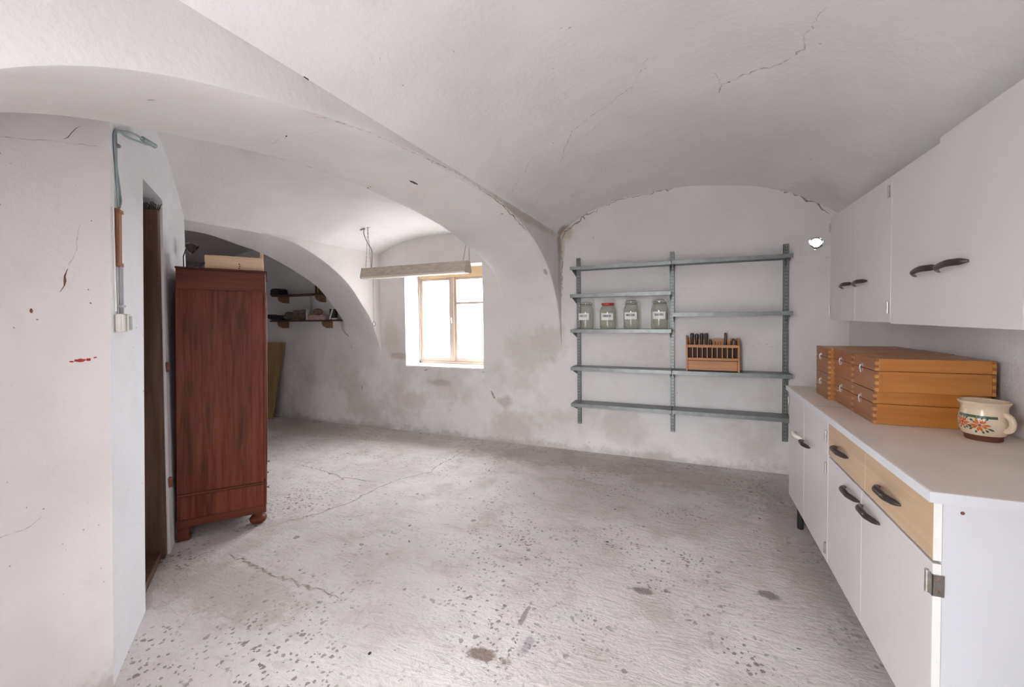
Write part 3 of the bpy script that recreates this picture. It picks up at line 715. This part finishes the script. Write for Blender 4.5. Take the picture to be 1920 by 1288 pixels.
# ------------------------------------------------------------------ tool rack and tools
rz = .895; rk = thing('tool_rack', (.179, 4.12, rz), 'small wooden tool rack with slatted slots and a drawer', 'rack', rotz=0)
rx0, rx1, ry0, ry1 = -.035, .393, 4.055, 4.185
for x0, x1, zt in ((rx0, rx0+.016, .315), (rx1-.016, rx1, .290)):
    B().prism([(ry0, 0), (ry1, 0), (ry1, zt), (ry1-.035, zt), (ry0, .235)], lambda y, z: Vector((x0, y, rz+z)), lambda y, z: Vector((x1, y, rz+z))).build('side', 'rack', rk, .0015)
B().box((rx0+.016, ry1-.01, rz+.01), (rx1-.016, ry1, rz+.285)).build('back_panel', 'rack', rk, .001)
B().box((rx0+.016, ry0+.004, rz+.105), (rx1-.016, ry1-.01, rz+.115)).build('slot_floor', 'rack', rk)
B().box((rx0+.016, ry0+.07, rz+.115), (rx1-.016, ry0+.076, rz+.218)).build('slot_back', 'rackshade', rk)  # dark board paints in the depth shadow behind the slots
B().box((rx0+.016, ry0, rz+.212), (rx1-.016, ry0+.012, rz+.236)).build('rail', 'rack', rk, .001)
B().box((rx0+.016, ry0, rz+.098), (rx1-.016, ry0+.012, rz+.120)).build('rail', 'rack', rk, .001)
for k in range(1, 10):
    x = rx0+.016+(rx1-rx0-.032)*k/10; B().box((x-.0035, ry0+.001, rz+.1195), (x+.0035, ry0+.0695, rz+.2125)).build('divider', 'rack', rk)
B().box((rx0+.019, ry0+.002, rz+.012), (rx1-.019, ry0+.014, rz+.094)).build('drawer_front', 'rack', rk, .001)
b = B(); b.box((rx0+.016, ry0+.02, rz), (rx1-.016, ry1-.01, rz+.008)); b.build('base', 'rackshade', rk)
def tool(name, k, top, prof, mat, label, group=None, tilt=0.):
    x = rx0+.016+(rx1-rx0-.032)*k/10; y = ry0+.098; z0 = rz+.116
    b = B().lathe([(.0001, 0), (.004, .001), (.004, .06)]+[(r, .06+(top-.06)*s) for r, s in prof]+[(.0001, top)], (x, y, z0), 20)
    o = b.build(name, mat, None, label=label, cat='tool', group=group); return o
hp = [(.009, .02), (.0105, .1), (.0115, .3), (.0115, .5), (.0150, .75), (.0160, .88), (.0125, .97)]
for i, (k, tp) in enumerate(((.9, .222), (1.9, .215), (2.9, .222), (3.85, .222))):
    tool('file_handle', k, tp, hp, 'bake', ['dark-handled file in the leftmost slot of the tool rack', 'slightly shorter dark-handled file, second from the left in the rack', 'dark-handled file, third from the left in the tool rack', 'dark-handled file, fourth from the left in the tool rack'][i], 'dark-handled files in the tool rack')
tool('chisel_handle', 4.7, .163, [(.010, .1), (.012, .5), (.013, .85), (.010, .97)], 'bake', 'short dark handle in the middle of the tool rack')
tool('awl', 5.45, .150, [(.006, .1), (.008, .5), (.0125, .8), (.012, .92)], 'rack', 'small wooden-handled awl right of the short dark handle')
tool('gimlet', 6.6, .146, [(.005, .1), (.010, .6), (.011, .95)], 'rack', 'small square-topped wooden gimlet in the rack, left of the straight punch')
tool('punch', 7.75, .225, [(.0135, .05), (.0135, .3), (.0105, .6), (.0105, .97)], 'bake', 'straight dark punch standing tall on the right of the rack')
b = B(); x = rx0+.016+(rx1-rx0-.032)*.93; y = ry0+.098; z0 = rz+.116
b.tube([(x, y, z0), (x, y, z0+.05), (x-.018, y, z0+.10), (x-.014, y, z0+.150), (x, y, z0+.168), (x+.016, y, z0+.150), (x+.018, y, z0+.10), (x+.004, y, z0+.05), (x+.004, y, z0+.002)], .0085, 10)
b.build('pliers', 'bake', None, label='dark loop-handled pliers in the rightmost slot of the tool rack', cat='tool')

# ------------------------------------------------------------------ wardrobe
wo = P0+dd*1.192+nn*.012
wr = thing('wardrobe', (wo.x, wo.y, 0), 'tall reddish mahogany wardrobe standing against the oblique wall', 'wardrobe', local=True, rot=(0, math.radians(1.3), math.atan2(nn.y, nn.x)))
WD, WWd, WH = .475, .76, 1.745     # depth (x), width (y), height
b = B(); b.box((0, 0, .10), (WD, .02, WH-.14)); b.box((0, WWd-.02, .10), (WD, WWd, WH-.14)); b.box((0, .02, .10), (.008, WWd-.02, WH-.14)); b.box((.008, .02, .10), (WD, WWd-.02, .12)); b.build('carcass', 'maho', wr, .002)
B().box((0.004, -.010, WH-.142), (WD+.012, WWd+.01, WH-.012)).build('frieze', 'mahoh', wr, .003)
B().box((0, -.016, WH-.012), (WD+.022, WWd+.016, WH)).build('top_board', 'mahoh', wr, .003)
b = B(); b.tube([(.002, -.004, .292), (WD+.004, -.004, .292)], .010, 10); b.build('moulding', 'mahoh', wr)
b = B(); b.box((-.002, -.009, .088), (WD+.014, WWd+.009, .135)); b.build('plinth', 'mahoh', wr, .004)
for y in (.0, WWd-.06): B().prism([(0, 0), (.066, 0), (.066, .03), (.060, .036), (.066, .088), (0, .088)], lambda x, z: Vector((x, y, z)), lambda x, z: Vector((x, y+.06, z))).build('block_leg', 'mahoh', wr, .003)
for y in (.035, WWd-.045): B().lathe([(.028, .012), (.042, .018), (.052, .034), (.052, .048), (.040, .064), (.026, .070), (.030, .09)], (WD-.035, y, 0), 28).build('bun_foot', 'maho', wr)
for y0, y1, ky in ((.004, WWd/2-.002, .05), (WWd/2+.002, WWd-.004, WWd/2+.05)):
    d = B().box((WD+.0005, y0, .315), (WD+.016, y1, WH-.15)).build('door', 'maho', wr, .002)
    B().box((WD+.0162, y0+.04, .40), (WD+.020, y1-.04, WH-.24)).build('door_panel', 'maho', d, .002)
dr = B().box((WD+.0005, .004, .142), (WD+.016, WWd-.004, .285)).build('drawer', 'mahoh', wr, .002)
for y in (.07, WWd-.07): B().lathe([(.004, 0), (.0045, .008), (.010, .014), (.010, .018), (.0001, .020)], (WD+.016, y, .235), 14, axis=Matrix.Rotation(PI/2, 3, 'Y')).build('knob', 'chrome', dr)
B().lathe([(.004, 0), (.0045, .006), (.008, .010), (.0001, .014)], (WD+.016, .05, .345), 14, axis=Matrix.Rotation(PI/2, 3, 'Y')).build('key_plate', 'chrome', wr)
# pale tray lying on the wardrobe
tray = thing('wooden_tray', wo+Vector((0, 0, 1.75)), 'pale plywood tray with an arched end, lying on the wardrobe', 'tray', local=True, rot=(0, math.radians(1.3), math.atan2(nn.y, nn.x)))
a0, a1, e0, e1, zt0 = .185, .515, .05, .30, .004-.006
B().box((a0, e0, zt0), (a1, e0+.010, zt0+.088)).build('side_board', 'pine', tray, .001); B().box((a0, e1-.010, zt0), (a1, e1, zt0+.088)).build('side_board', 'pine', tray, .001)
B().box((a0+.04, e0-.006, zt0+.084), (a1-.02, e0+.014, zt0+.090)).build('lip', 'pine', tray)
b = B(); b.prism([(e0+.01, 0), (e1-.01, 0), (e1-.01, .086), (e1-.05, .09), (e1-.07, .125), (e1-.10, .142), (e0+.10, .142), (e0+.07, .125), (e0+.05, .09), (e0+.01, .086)], lambda y, z: Vector((a1-.022, y, zt0+z)), lambda y, z: Vector((a1-.001, y, zt0+z))); b.build('arched_end', 'pine', tray, .002)
B().box((a0, e0+.01, zt0), (a0+.012, e1-.01, zt0+.075)).build('end_board', 'pine', tray, .001)
B().box((a0+.012, e0+.01, zt0), (a1-.022, e1-.01, zt0+.008)).build('bottom', 'pine', tray)
b = B(); 
for k in range(3): b.lathe([(.0035, 0), (.0045, .003), (.0001, .004)], (a0+.19+.003*(k % 2), e0, zt0+.012+.014*k), 8, axis=Matrix.Rotation(PI/2, 3, 'X'))
b.build('nail_heads', 'hole', tray)
cl = thing('clamp', wo+nn*.15+dd*.10+Vector((0, 0, 1.742)), 'small dark screw clamp beside the tray on the wardrobe', 'clamp')
p = wo+nn*.158+dd*.045+Vector((0, 0, 1.7445))
B().tube([p, p+Vector((0, 0, .03)), p+nn*.03+Vector((0, 0, .035))], .006, 8).build('jaw', 'dark', cl); B().tube([p-nn*.026+Vector((0, 0, .014)), p+nn*.02+Vector((0, 0, .018))], .005, 8).build('spindle', 'dark', cl)
# brown lamp standing on the wardrobe
lb = wo+nn*.025+dd*.42; lm = thing('desk_lamp', lb+Vector((0, 0, 1.749)), 'dark brown lamp with a bell shade, on the wardrobe beside the wall edge', 'lamp')
B().lathe([(.05, 0), (.05, .012), (.012, .02), (.0001, .02)], lb+Vector((0, 0, 1.749)), 24).build('base', 'brownglass', lm)
B().tube([lb+Vector((0, 0, 1.765)), lb+Vector((0, 0, 1.86)), lb+nn*.02+Vector((0, 0, 1.925))], .004, 8).build('stem', 'brownglass', lm)
ax = Matrix.Rotation(math.atan2(nn.y, nn.x), 3, 'Z') @ Matrix.Rotation(math.radians(128), 3, 'Y')
B().lathe([(.010, -.010), (.022, 0), (.033, .018), (.038, .042), (.039, .058), (.036, .058), (.034, .04), (.028, .018), (.0001, .005)], lb+nn*.024+Vector((0, 0, 1.945)), 24, axis=ax).build('shade', 'brownglass', lm)

# ------------------------------------------------------------------ hanging strip lamp
la = thing('strip_lamp', (-2.59, 3.55, 1.83), 'dusty fluorescent strip lamp hung on chains before the window', 'lamp')
lx0, lx1, ly, lz = -3.235, -1.955, 3.55, 1.825
hex_ = [(-.052, .0), (-.066, .022), (-.040, .118), (.040, .118), (.066, .022), (.052, .0)]
B().prism([(-.064, .022), (-.040, .116), (.040, .116), (.064, .022)], lambda y, z: Vector((lx0+.012, ly+y, lz+z)), lambda y, z: Vector((lx1-.012, ly+y, lz+z))).build('housing', 'lamp', la, .002)
B().prism([(-.062, .0215), (-.050, .002), (.050, .002), (.062, .0215)], lambda y, z: Vector((lx0+.012, ly+y, lz+z)), lambda y, z: Vector((lx1-.012, ly+y, lz+z))).build('diffuser', 'tube', la, .003)
for xa, xb in ((lx0, lx0+.012), (lx1-.012, lx1)): B().prism(hex_, lambda y, z: Vector((xa, ly+y, lz+z)), lambda y, z: Vector((xb, ly+y, lz+z))).build('end_cap', 'lamp', la, .003)
def chain(p, q, n):
    p, q = Vector(p), Vector(q); b = B(); d = (q-p)/n; L = d.length
    for i in range(n):
        c = p+d*(i+.5); u = d.normalized(); s = u.orthogonal().normalized() if i % 2 else u.cross(u.orthogonal()).normalized()
        b.tube([c+u*L*.62*math.cos(a)+s*.0042*math.sin(a) for a in [2*PI*k/8 for k in range(9)]], .0014, 4, cap=False)
    return b.build('chain', 'wire', la)
vz = lambda x, y: vaultB(x, y)
hx = -3.17; hz = vz(hx, 3.55)
chain((hx-.012, ly-.03, lz+.116), (hx, ly, hz-.012), 20); chain((hx+.006, ly+.03, lz+.116), (hx, ly, hz-.012), 20)
hx2 = -1.975; hz2 = 2.225
chain((hx2-.02, ly-.03, lz+.116), (hx2+.03, ly, hz2+.03), 22); chain((hx2+.005, ly+.045, lz-.01), (hx2+.03, ly, hz2+.03), 28)
b = B().tube([(hx+.035*math.cos(a), ly, hz-.004+.0) for a in (0, PI)], .002, 6); b.lathe([(.006, -.016), (.009, -.008), (.006, 0)], (hx, ly, hz), 12); b.build('ceiling_hook', 'chrome', la)
B().tube([(hx-.09, ly-.01, hz-.018), (hx-.05, ly-.01, hz-.012), (hx-.036, ly-.01, hz-.016)], .011, 8).build('cord_connector', 'wire', la)
B().tube(resample([(hx-.045, ly-.01, hz-.02), (hx-.045, ly-.01, hz-.07), (hx-.01, ly-.01, hz-.15), (hx+.045, ly-.01, hz-.23), (hx+.055, ly-.005, hz-.29), (hx+.04, ly, lz+.117)], 24), .0042, 8).build('power_cord', 'wire', la)
B().tube([(hx+.055, ly, lz+.003), (hx+.055, ly, 1.37)], .0016, 6).build('pull_cord', 'wire', la)
B().tube([(hx+.055+.017*math.cos(a), ly, 1.345+.026*math.sin(a)) for a in [2*PI*k/16+PI/2 for k in range(17)]], .003, 6, cap=False).build('pull_ring', 'wire', la)

# ------------------------------------------------------------------ cables and switch on the oblique wall
def W_(t, z, off=.006): return P0+dd*t+nn*off+Vector((0, 0, z))
cb = thing('electric_cable', W_(.25, 1.9), 'pair of blue-grey electric cables coming down the pillar corner', 'cable')
B().tube(resample([W_(.56, 2.285, .05), W_(.44, 2.275, .03), W_(.30, 2.225), W_(.275, 2.18), W_(.268, 2.05), W_(.272, 1.96), W_(.258, 1.892, .008)], 40), .0048, 8).build('cable', 'cable', cb)
B().tube(resample([W_(.58, 2.278, .055), W_(.42, 2.245, .02), W_(.272, 2.215), W_(.262, 2.10), W_(.282, 2.02), W_(.31, 1.93), W_(.276, 1.892, .008)], 40), .0048, 8).build('cable', 'cable', cb)
B().tube([W_(.53, 2.288, .045), W_(.62, 2.29, .075)], .012, 8).build('cable_end', 'cable', cb)
B().lathe([(.010, -.006), (.013, 0), (.010, .006)], W_(.272, 2.155, .01), 12).build('cable_clip', 'wire', cb)
B().tube([W_(.205, 1.88, .005), W_(.196, 1.63, .005), W_(.190, 1.445, .005)], .003, 8).build('cable', 'bakew', cb)
def lean(b, t0, t1, z0, z1, oa, ob, dt):
    vs = []
    for z, s in ((z0, dt[0]), (z1, dt[1])):
        for (t, o) in ((t0, oa), (t1, oa), (t1, ob), (t0, ob)): vs.append(W_(t+s, z, o))
    return b.add(vs, [(0, 3, 2, 1), (4, 5, 6, 7), (0, 1, 5, 4), (1, 2, 6, 5), (2, 3, 7, 6), (3, 0, 4, 7)])
cv = thing('cable_cover', W_(.255, 1.63), 'brown varnished wooden strip covering the cables on the pillar', 'cable cover')
lean(B(), .235, .278, 1.635, 1.885, .001, .014, (-.015, .01)).build('strip', 'conduit', cv, .003)
lean(B(), .228, .288, 1.635, 1.652, .001, .017, (-.015, -.015)).build('end_clip', 'conduit', cv, .002); lean(B(), .230, .290, 1.868, 1.882, .001, .017, (.01, .01)).build('end_clip', 'conduit', cv, .002)
pp = thing('conduit_pipe', W_(.235, 1.44), 'short grey conduit pipe between wooden strip and switch box', 'pipe')
B().tube([W_(.248, 1.634, .012), W_(.235, 1.436, .012)], .0085, 12).build('pipe', 'pipe', pp)
lean(B(), .205, .260, 1.462, 1.472, .001, .021, (0, 0)).build('pipe_clip', 'pipe', pp)
sw = thing('switch_box', W_(.25, 1.39), 'old ivory switch box with a grey side on the pillar', 'switch')
lean(B(), .185, .272, 1.357, 1.435, .001, .026, (-.005, 0)).build('box', 'switch', sw, .006)
lean(B(), .232, .285, 1.360, 1.432, .026, .034, (-.005, 0)).build('rocker_frame', 'switch', sw, .005)
lean(B(), .242, .277, 1.366, 1.424, .034, .037, (-.005, 0)).build('rocker', 'switchg', sw, .002)

# ------------------------------------------------------------------ far niche: shelves, clutter, leaning board
def niche_shelf(z, x0, x1, brs, label):
    t = thing('wooden_shelf', ((x0+x1)/2, YW, z), label, 'shelf', 'dark wooden shelves in the far niche')
    B().box((x0, YW-.19, z-.022), (x1, YW-.002, z)).build('board', 'darkwood', t, .002)
    for xb in brs: B().prism([(YW-.002, -.022), (YW-.17, -.022), (YW-.17, -.05), (YW-.15, -.085), (YW-.10, -.11), (YW-.002, -.115)], lambda y, q: Vector((xb, y, z+q)), lambda y, q: Vector((xb+.024, y, z+q))).build('bracket', 'bracket', t, .003)
    return t
niche_shelf(1.745, -5.36, -4.20, (-5.26, -4.56), 'upper dark wooden shelf in the far niche behind the wardrobe')
niche_shelf(1.395, -5.40, -4.16, (-5.28, -4.45), 'lower dark wooden shelf crowded with odds and ends in the niche')
def item(name, b, mat, label, cat, bevel=0.): return b.build(name, mat, None, bevel, label=label, cat=cat)
sy = 4.10
item('dark_box', B().prism([(-5.40, 0), (-5.22, 0), (-5.235, .075), (-5.26, .09), (-5.36, .09), (-5.385, .07)], lambda x, z: Vector((x, sy-.03, 1.745+z)), lambda x, z: Vector((x, sy+.12, 1.745+z))), 'dark', 'dark rounded box on the left end of the upper niche shelf', 'box', .006)
for k, (hh, mt) in enumerate(((.15, 'dark'), (.135, 'bracket'), (.14, 'darkwood'), (.13, 'bracket'))):
    x = -4.54+.032*k; item('book', B().box((x, sy-.03, 1.745), (x+.026, sy+.10, 1.745+hh)), mt, ['tall dark book, leftmost of the row on the upper niche shelf', 'thin brown book, second in the row on the upper niche shelf', 'dark wood-toned book, third in the row on the upper shelf', 'brown book beside the arch on the upper niche shelf'][k], 'book', .003)
item('dark_folder', B().prism([(-5.44, .03), (-5.43, .085), (-5.30, .06), (-5.22, .072), (-5.15, .02), (-5.15, 0), (-5.35, 0)], lambda x, z: Vector((x, sy-.05, 1.395+z)), lambda x, z: Vector((x, sy+.08, 1.395+z))), 'dark', 'dark slumped leather pouch hanging off the lower niche shelf', 'pouch', .01)
b = B().lathe([(.03, 0), (.075, .01), (.085, .045), (.070, .085), (.035, .105), (.0001, .108)], (-5.05, sy, 1.402), 20)
for v in b.v: v += Vector((.008*math.sin(40*v.z+9*v.x), .008*math.sin(33*v.x), .006*math.sin(50*v.y)))
item('cloth_bundle', b, 'cloth', 'grey crumpled cloth bundle on the lower niche shelf', 'cloth')
item('carton', B().box((-4.945, sy-.04, 1.395), (-4.85, sy+.08, 1.395+.135)), 'tan', 'small brown carton standing on the lower niche shelf', 'box', .003)
b = B().lathe([(.055, -.018), (.068, -.012), (.070, .012), (.062, .018), (.05, .014), (.0001, .012)], (-4.79, sy, 1.395+.071), 28, axis=Matrix.Rotation(PI/2, 3, 'X'))
item('round_clock', b, 'cloth', 'round grey clock case beside the brown carton', 'clock')
item('white_rail', B().box((-4.715, sy-.03, 1.395), (-4.695, sy+.02, 1.395+.15)), 'white', 'short white upright rail on the lower niche shelf', 'rail', .002)
item('thin_rod', B().box((-4.790, sy+.105, 1.395), (-4.780, sy+.115, 1.722)), 'white', 'thin white rod standing between the two niche shelves', 'rod', .002)
item('pink_package', B().prism([(-4.66, 0), (-4.36, 0), (-4.38, .062), (-4.65, .066)], lambda x, z: Vector((x, sy-.06, 1.395+z)), lambda x, z: Vector((x, sy+.07, 1.395+z))), 'pink', 'pink speckled package lying on the lower niche shelf', 'package', .006)
b = B().lathe([(.03, 0), (.055, .02), (.060, .05), (.045, .08), (.0001, .085)], (-4.53, sy, 1.459), 16)
for v in b.v: v += Vector((.007*math.sin(60*v.z), .007*math.sin(70*v.x), 0))
item('twine_ball', b, 'tan', 'brown lump of twine on top of the pink package', 'twine')
item('dark_can', B().lathe([(.045, 0), (.048, .01), (.048, .13), (.044, .14), (.0001, .14)], (-4.31, sy+.05, 1.395), 20), 'dark', 'dark can at the right of the pink package', 'can')
item('white_stick', B().tube([(-4.285, sy-.04, 1.398), (-4.24, sy+.02, 1.66)], .010, 8), 'white', 'white stick leaning up against the arch on the niche shelf', 'stick')
item('white_dish', B().lathe([(.02, 0), (.045, .012), (.050, .020), (.046, .020), (.0001, .008)], (-4.215, sy-.03, 1.395), 20), 'white', 'small white dish at the right end of the niche shelf', 'dish')
item('dangling_wire', B().tube(resample([(-4.152, sy+.02, 1.385), (-4.17, sy+.07, 1.25), (-4.12, 4.235, 1.15), (-4.105, 4.243, 1.02)], 20), .0035, 6), 'wire', 'dark wire dangling down the wall from the lower niche shelf', 'wire')
b = B(); q0 = Vector((-5.44, 4.095, 0)); q1 = Vector((-6.15, 4.06, 0)); tp0 = Vector((-5.33, 4.232, 1.075)); tp1 = Vector((-6.05, 4.20, 1.075)); th = Vector((-.01, .019, 0))
b.add([q0, q1, tp1-th*0, tp0, q0-Vector((0, .02, -.003)), q1-Vector((0, .02, -.003)), tp1-Vector((0, .02, -.003)), tp0-Vector((0, .02, -.003))], [(0, 1, 2, 3), (4, 7, 6, 5), (0, 4, 5, 1), (1, 5, 6, 2), (2, 6, 7, 3), (3, 7, 4, 0)])
item('chipboard_panel', b, 'olive', 'olive-brown chipboard panel leaning against the niche wall', 'board', .002)

# ------------------------------------------------------------------ cracks, knocks and paint marks in the plaster and the concrete
from mathutils.bvhtree import BVHTree
_bvh = {}
def surf(o):
    if o.name not in _bvh: _bvh[o.name] = BVHTree.FromPolygons([v.co.copy() for v in o.data.vertices], [tuple(p.vertices) for p in o.data.polygons])
    return _bvh[o.name]
INSIDE = Vector((-1.2, 2.2, 1.2))
def snap(o, p, lift=.0012):
    l, n, i, d = surf(o).find_nearest(Vector(p)); 
    if n.dot(INSIDE-l) < 0: n = -n
    return l+n*lift, n
def crack(o, pts, w, mat='crack', jit=1., seed=0):
    rnd = random.Random(seed+len(pts)*7+int(abs(pts[0][0])*1000)); P = [Vector(p) for p in pts]; Q = []
    for a, c in zip(P[:-1], P[1:]):
        k = max(2, int((c-a).length/.022))
        for i in range(k): Q.append(a.lerp(c, i/k)+Vector([rnd.uniform(-1, 1)*w*1.3*jit for _ in range(3)]))
    Q.append(P[-1]); b = B(); n = len(Q); rows = []
    for i, q in enumerate(Q):
        l, nr = snap(o, q); t = (Q[min(i+1, n-1)]-Q[max(i-1, 0)]).normalized(); s = nr.cross(t).normalized()
        ww = w*.5*rnd.uniform(.35, 1.4)*min(1, .25+4*min(i, n-1-i)/n)
        rows += [snap(o, l+s*ww)[0], snap(o, l-s*ww)[0]]
    b.add(rows, [(2*i, 2*i+1, 2*i+3, 2*i+2) for i in range(n-1)])
    return b.build('crack', mat, o)
def blotch(o, c, ra, rb, ang, mat, name, seed=1, n=18):
    rnd = random.Random(seed); l, nr = snap(o, c, .0014); u = nr.orthogonal().normalized() if abs(nr.z) > .7 else nr.cross(Vector((0, 0, 1))).normalized(); v = nr.cross(u)
    u, v = u*math.cos(ang)+v*math.sin(ang), v*math.cos(ang)-u*math.sin(ang); vs = [l]
    for i in range(n):
        a = 2*PI*i/n; k = rnd.uniform(.7, 1.15); vs.append(snap(o, l+u*ra*k*math.cos(a)+v*rb*k*math.sin(a), .0014)[0])
    return B().add(vs, [(0, 1+i, 1+(i+1) % n) for i in range(n)]).build(name, mat, o)
def edge_pts(y0, y1, n, dx=.016):
    f = pchip([p[0] for p in AF[:-1]], [p[1] for p in AF[:-1]]); return [(X1-dx, y0+(y1-y0)*i/n, f(y0+(y1-y0)*i/n)-.03) for i in range(n+1)]
crack(arch1, edge_pts(1.10, 1.92, 8), .013, 'crackl', .5)
crack(arch1, edge_pts(1.85, 2.62, 8), .018, 'crack', .5)
crack(arch1, edge_pts(2.60, 3.28, 7, .012), .010, 'crack', .5)
crack(arch1, [(-1.844, 1.411, 2.226), (-1.696, 1.338, 2.205), (-1.537, 1.315, 2.191), (-1.368, 1.327, 2.185)], .005, 'crackl')
for k, (pts, w, m) in enumerate((
    ([(-.18, 2.20, 2.69), (-.223, 2.294, 2.69), (-.29, 2.447, 2.681), (-.452, 2.566, 2.657), (-.694, 2.689, 2.603), (-.793, 2.836, 2.563), (-.888, 3.054, 2.521)], .007, 'crackl'),
    ([(.497, 2.036, 2.604), (.467, 2.222, 2.616), (.481, 2.339, 2.612), (.412, 2.461, 2.63), (.296, 2.515, 2.653), (.213, 2.602, 2.667), (.159, 2.622, 2.672), (.111, 2.493, 2.679)], .008, 'crackl'),
    ([(.159, 2.622, 2.672), (.154, 2.72, 2.671)], .010, 'crackl'),
    ([(-1.23, 2.887, 2.29), (-1.196, 2.847, 2.312), (-1.062, 2.773, 2.424), (-.967, 2.68, 2.487)], .006, 'crackl'))): crack(ceil1, pts, w, m, seed=k)
crack(wall_back, [(.715, 4.25, 2.455), (.797, 4.25, 2.420), (.877, 4.25, 2.374), (.96, 4.25, 2.315), (1.027, 4.25, 2.262), (1.067, 4.25, 2.215)], .013)
crack(wall_back, [(-1.235, 4.25, 2.22), (-1.18, 4.25, 2.275), (-1.134, 4.25, 2.317), (-1.016, 4.25, 2.395), (-.857, 4.25, 2.475)], .020)
crack(wall_back, [(-.857, 4.25, 2.475), (-.672, 4.25, 2.530), (-.444, 4.25, 2.562), (-.302, 4.25, 2.570)], .006)
crack(wall_back, [(-.36, 4.25, 2.570), (-.25, 4.25, 2.578), (-.15, 4.25, 2.584)], .014)
crack(wall_back, [(-1.234, 4.25, 2.20), (-1.235, 4.25, 1.92), (-1.234, 4.25, 1.60)], .010)
for k, (x, z, a, r) in enumerate(((-3.95, .50, 1.4, .04), (-2.05, .52, -1.1, .07), (-2.17, .775, 0, .02), (-2.95, .77, .3, .035), (-2.62, .30, 0, .012), (-.95, .10, .5, .03), (-.55, .15, .2, .02), (-.1, .12, .8, .025), (-.9, 2.18, 1.4, .05), (.05, 1.2, .9, .015), (.62, 1.12, 1.2, .03), (.66, 1.10, 1.2, .025), (1.05, 1.86, .4, .015), (.9, 1.90, .2, .012))):
    blotch(wall_back, (x, 4.25, z), r*.8, r*.2, a, 'crack' if k < 5 else 'crackl', 'chip', k)
crack(wall_pillar, [(-2.221, .884, 2.181), (-2.218, .855, 2.138), (-2.215, .828, 2.104)], .003, 'rust')
crack(wall_pillar, [(-2.19, .857, 1.784), (-2.182, .84, 1.688), (-2.175, .812, 1.603)], .0035, 'crackl')
crack(wall_pillar, [(-2.175, .812, 1.603), (-2.171, .797, 1.551), (-2.168, .783, 1.514)], .006, 'rust')
crack(wall_pillar, [(-2.21, .60, 2.03), (-2.212, .743, 2.07), (-2.214, .83, 2.091), (-2.216, .951, 2.119)], .003, 'crackl')
crack(wall_pillar, [(-2.103, .5, .70), (-2.102, .627, .693), (-2.103, .659, .701), (-2.104, .689, .719)], .004, 'crackl')
for k, (y, z, r, q) in enumerate(((.824, 1.255, .016, .007), (.848, 1.256, .008, .006), (.800, 1.253, .007, .003), (.868, 1.262, .006, .003))): blotch(wall_pillar, (-2.147, y, z), r, q, 0, 'red', 'paint_mark', k)
blotch(wall_pillar, (-2.162, .705, 1.444), .005, .009, 0, 'rust', 'paint_mark', 9)
rr = random.Random(3)
for k in range(34):
    z = rr.uniform(.35, 2.0); y = rr.uniform(.45, .90); blotch(wall_pillar, (-2.05-.079*z, y, z), rr.uniform(.002, .004), rr.uniform(.0012, .003), rr.uniform(0, 3), 'crackl' if k % 2 else 'crack', 'chip', k, 8)
for k in range(22):
    t = rr.uniform(.30, 1.9); z = rr.uniform(.4, 2.15); blotch(wall_oblique, P0+dd*t+Vector((0, 0, z)), rr.uniform(.003, .007), rr.uniform(.002, .008), rr.uniform(0, 3), 'crack', 'chip', k, 8)
blotch(arch1, (-1.594, 2.205, 2.251), .014, .050, .6, 'hole', 'knock_hole', 4)
for k, (x, y) in enumerate(((-1.938, 2.181), (-1.905, 2.165), (-1.97, 1.75), (-1.33, 1.10), (-1.5, .72), (-1.32, 2.95), (-1.6, 1.3))): blotch(arch1, (x, y, 2.25), .004, .014, .5*k, 'hole', 'chip', k, 8)
for k in range(26):
    x = rr.uniform(-1.0, 1.0); y = rr.uniform(1.3, 4.1); blotch(ceil1, (x, y, vaultA(x, y)), rr.uniform(.002, .005), rr.uniform(.002, .010), rr.uniform(0, 3), 'crackl' if k % 3 else 'crack', 'chip', k, 8)
for k in range(16):
    x = rr.uniform(-3.3, -2.2); y = rr.uniform(1.5, 3.9); blotch(ceil2, (x, y, vaultB(x, y)), rr.uniform(.002, .005), rr.uniform(.002, .008), rr.uniform(0, 3), 'crackl' if k % 2 else 'crack', 'chip', k, 8)
crack(floor_o, [(-2.574, 1.593, 0), (-2.343, 1.597, 0), (-2.186, 1.58, 0), (-1.992, 1.566, 0), (-1.835, 1.553, 0), (-1.761, 1.574, 0), (-1.632, 1.558, 0)], .014)
crack(floor_o, [(-2.185, 3.864, 0), (-2.204, 3.406, 0), (-2.178, 3.179, 0), (-2.334, 2.944, 0), (-2.403, 2.674, 0), (-2.402, 2.427, 0), (-2.471, 2.227, 0), (-2.639, 1.917, 0), (-2.731, 1.761, 0)], .011)
crack(floor_o, [(-3.556, 2.89, 0), (-3.147, 2.849, 0), (-2.848, 2.784, 0), (-2.612, 2.804, 0), (-2.413, 2.83, 0)], .010)
for k in range(46):
    x = rr.uniform(-1.8, .6); y = rr.uniform(1.15, 3.6)
    if x > .55: continue
    a = rr.uniform(.005, .016); blotch(floor_o, (x, y, 0), a, a*rr.uniform(.2, .7), rr.uniform(0, 3), 'crack' if k % 3 else 'hole', 'chip', k, 9)
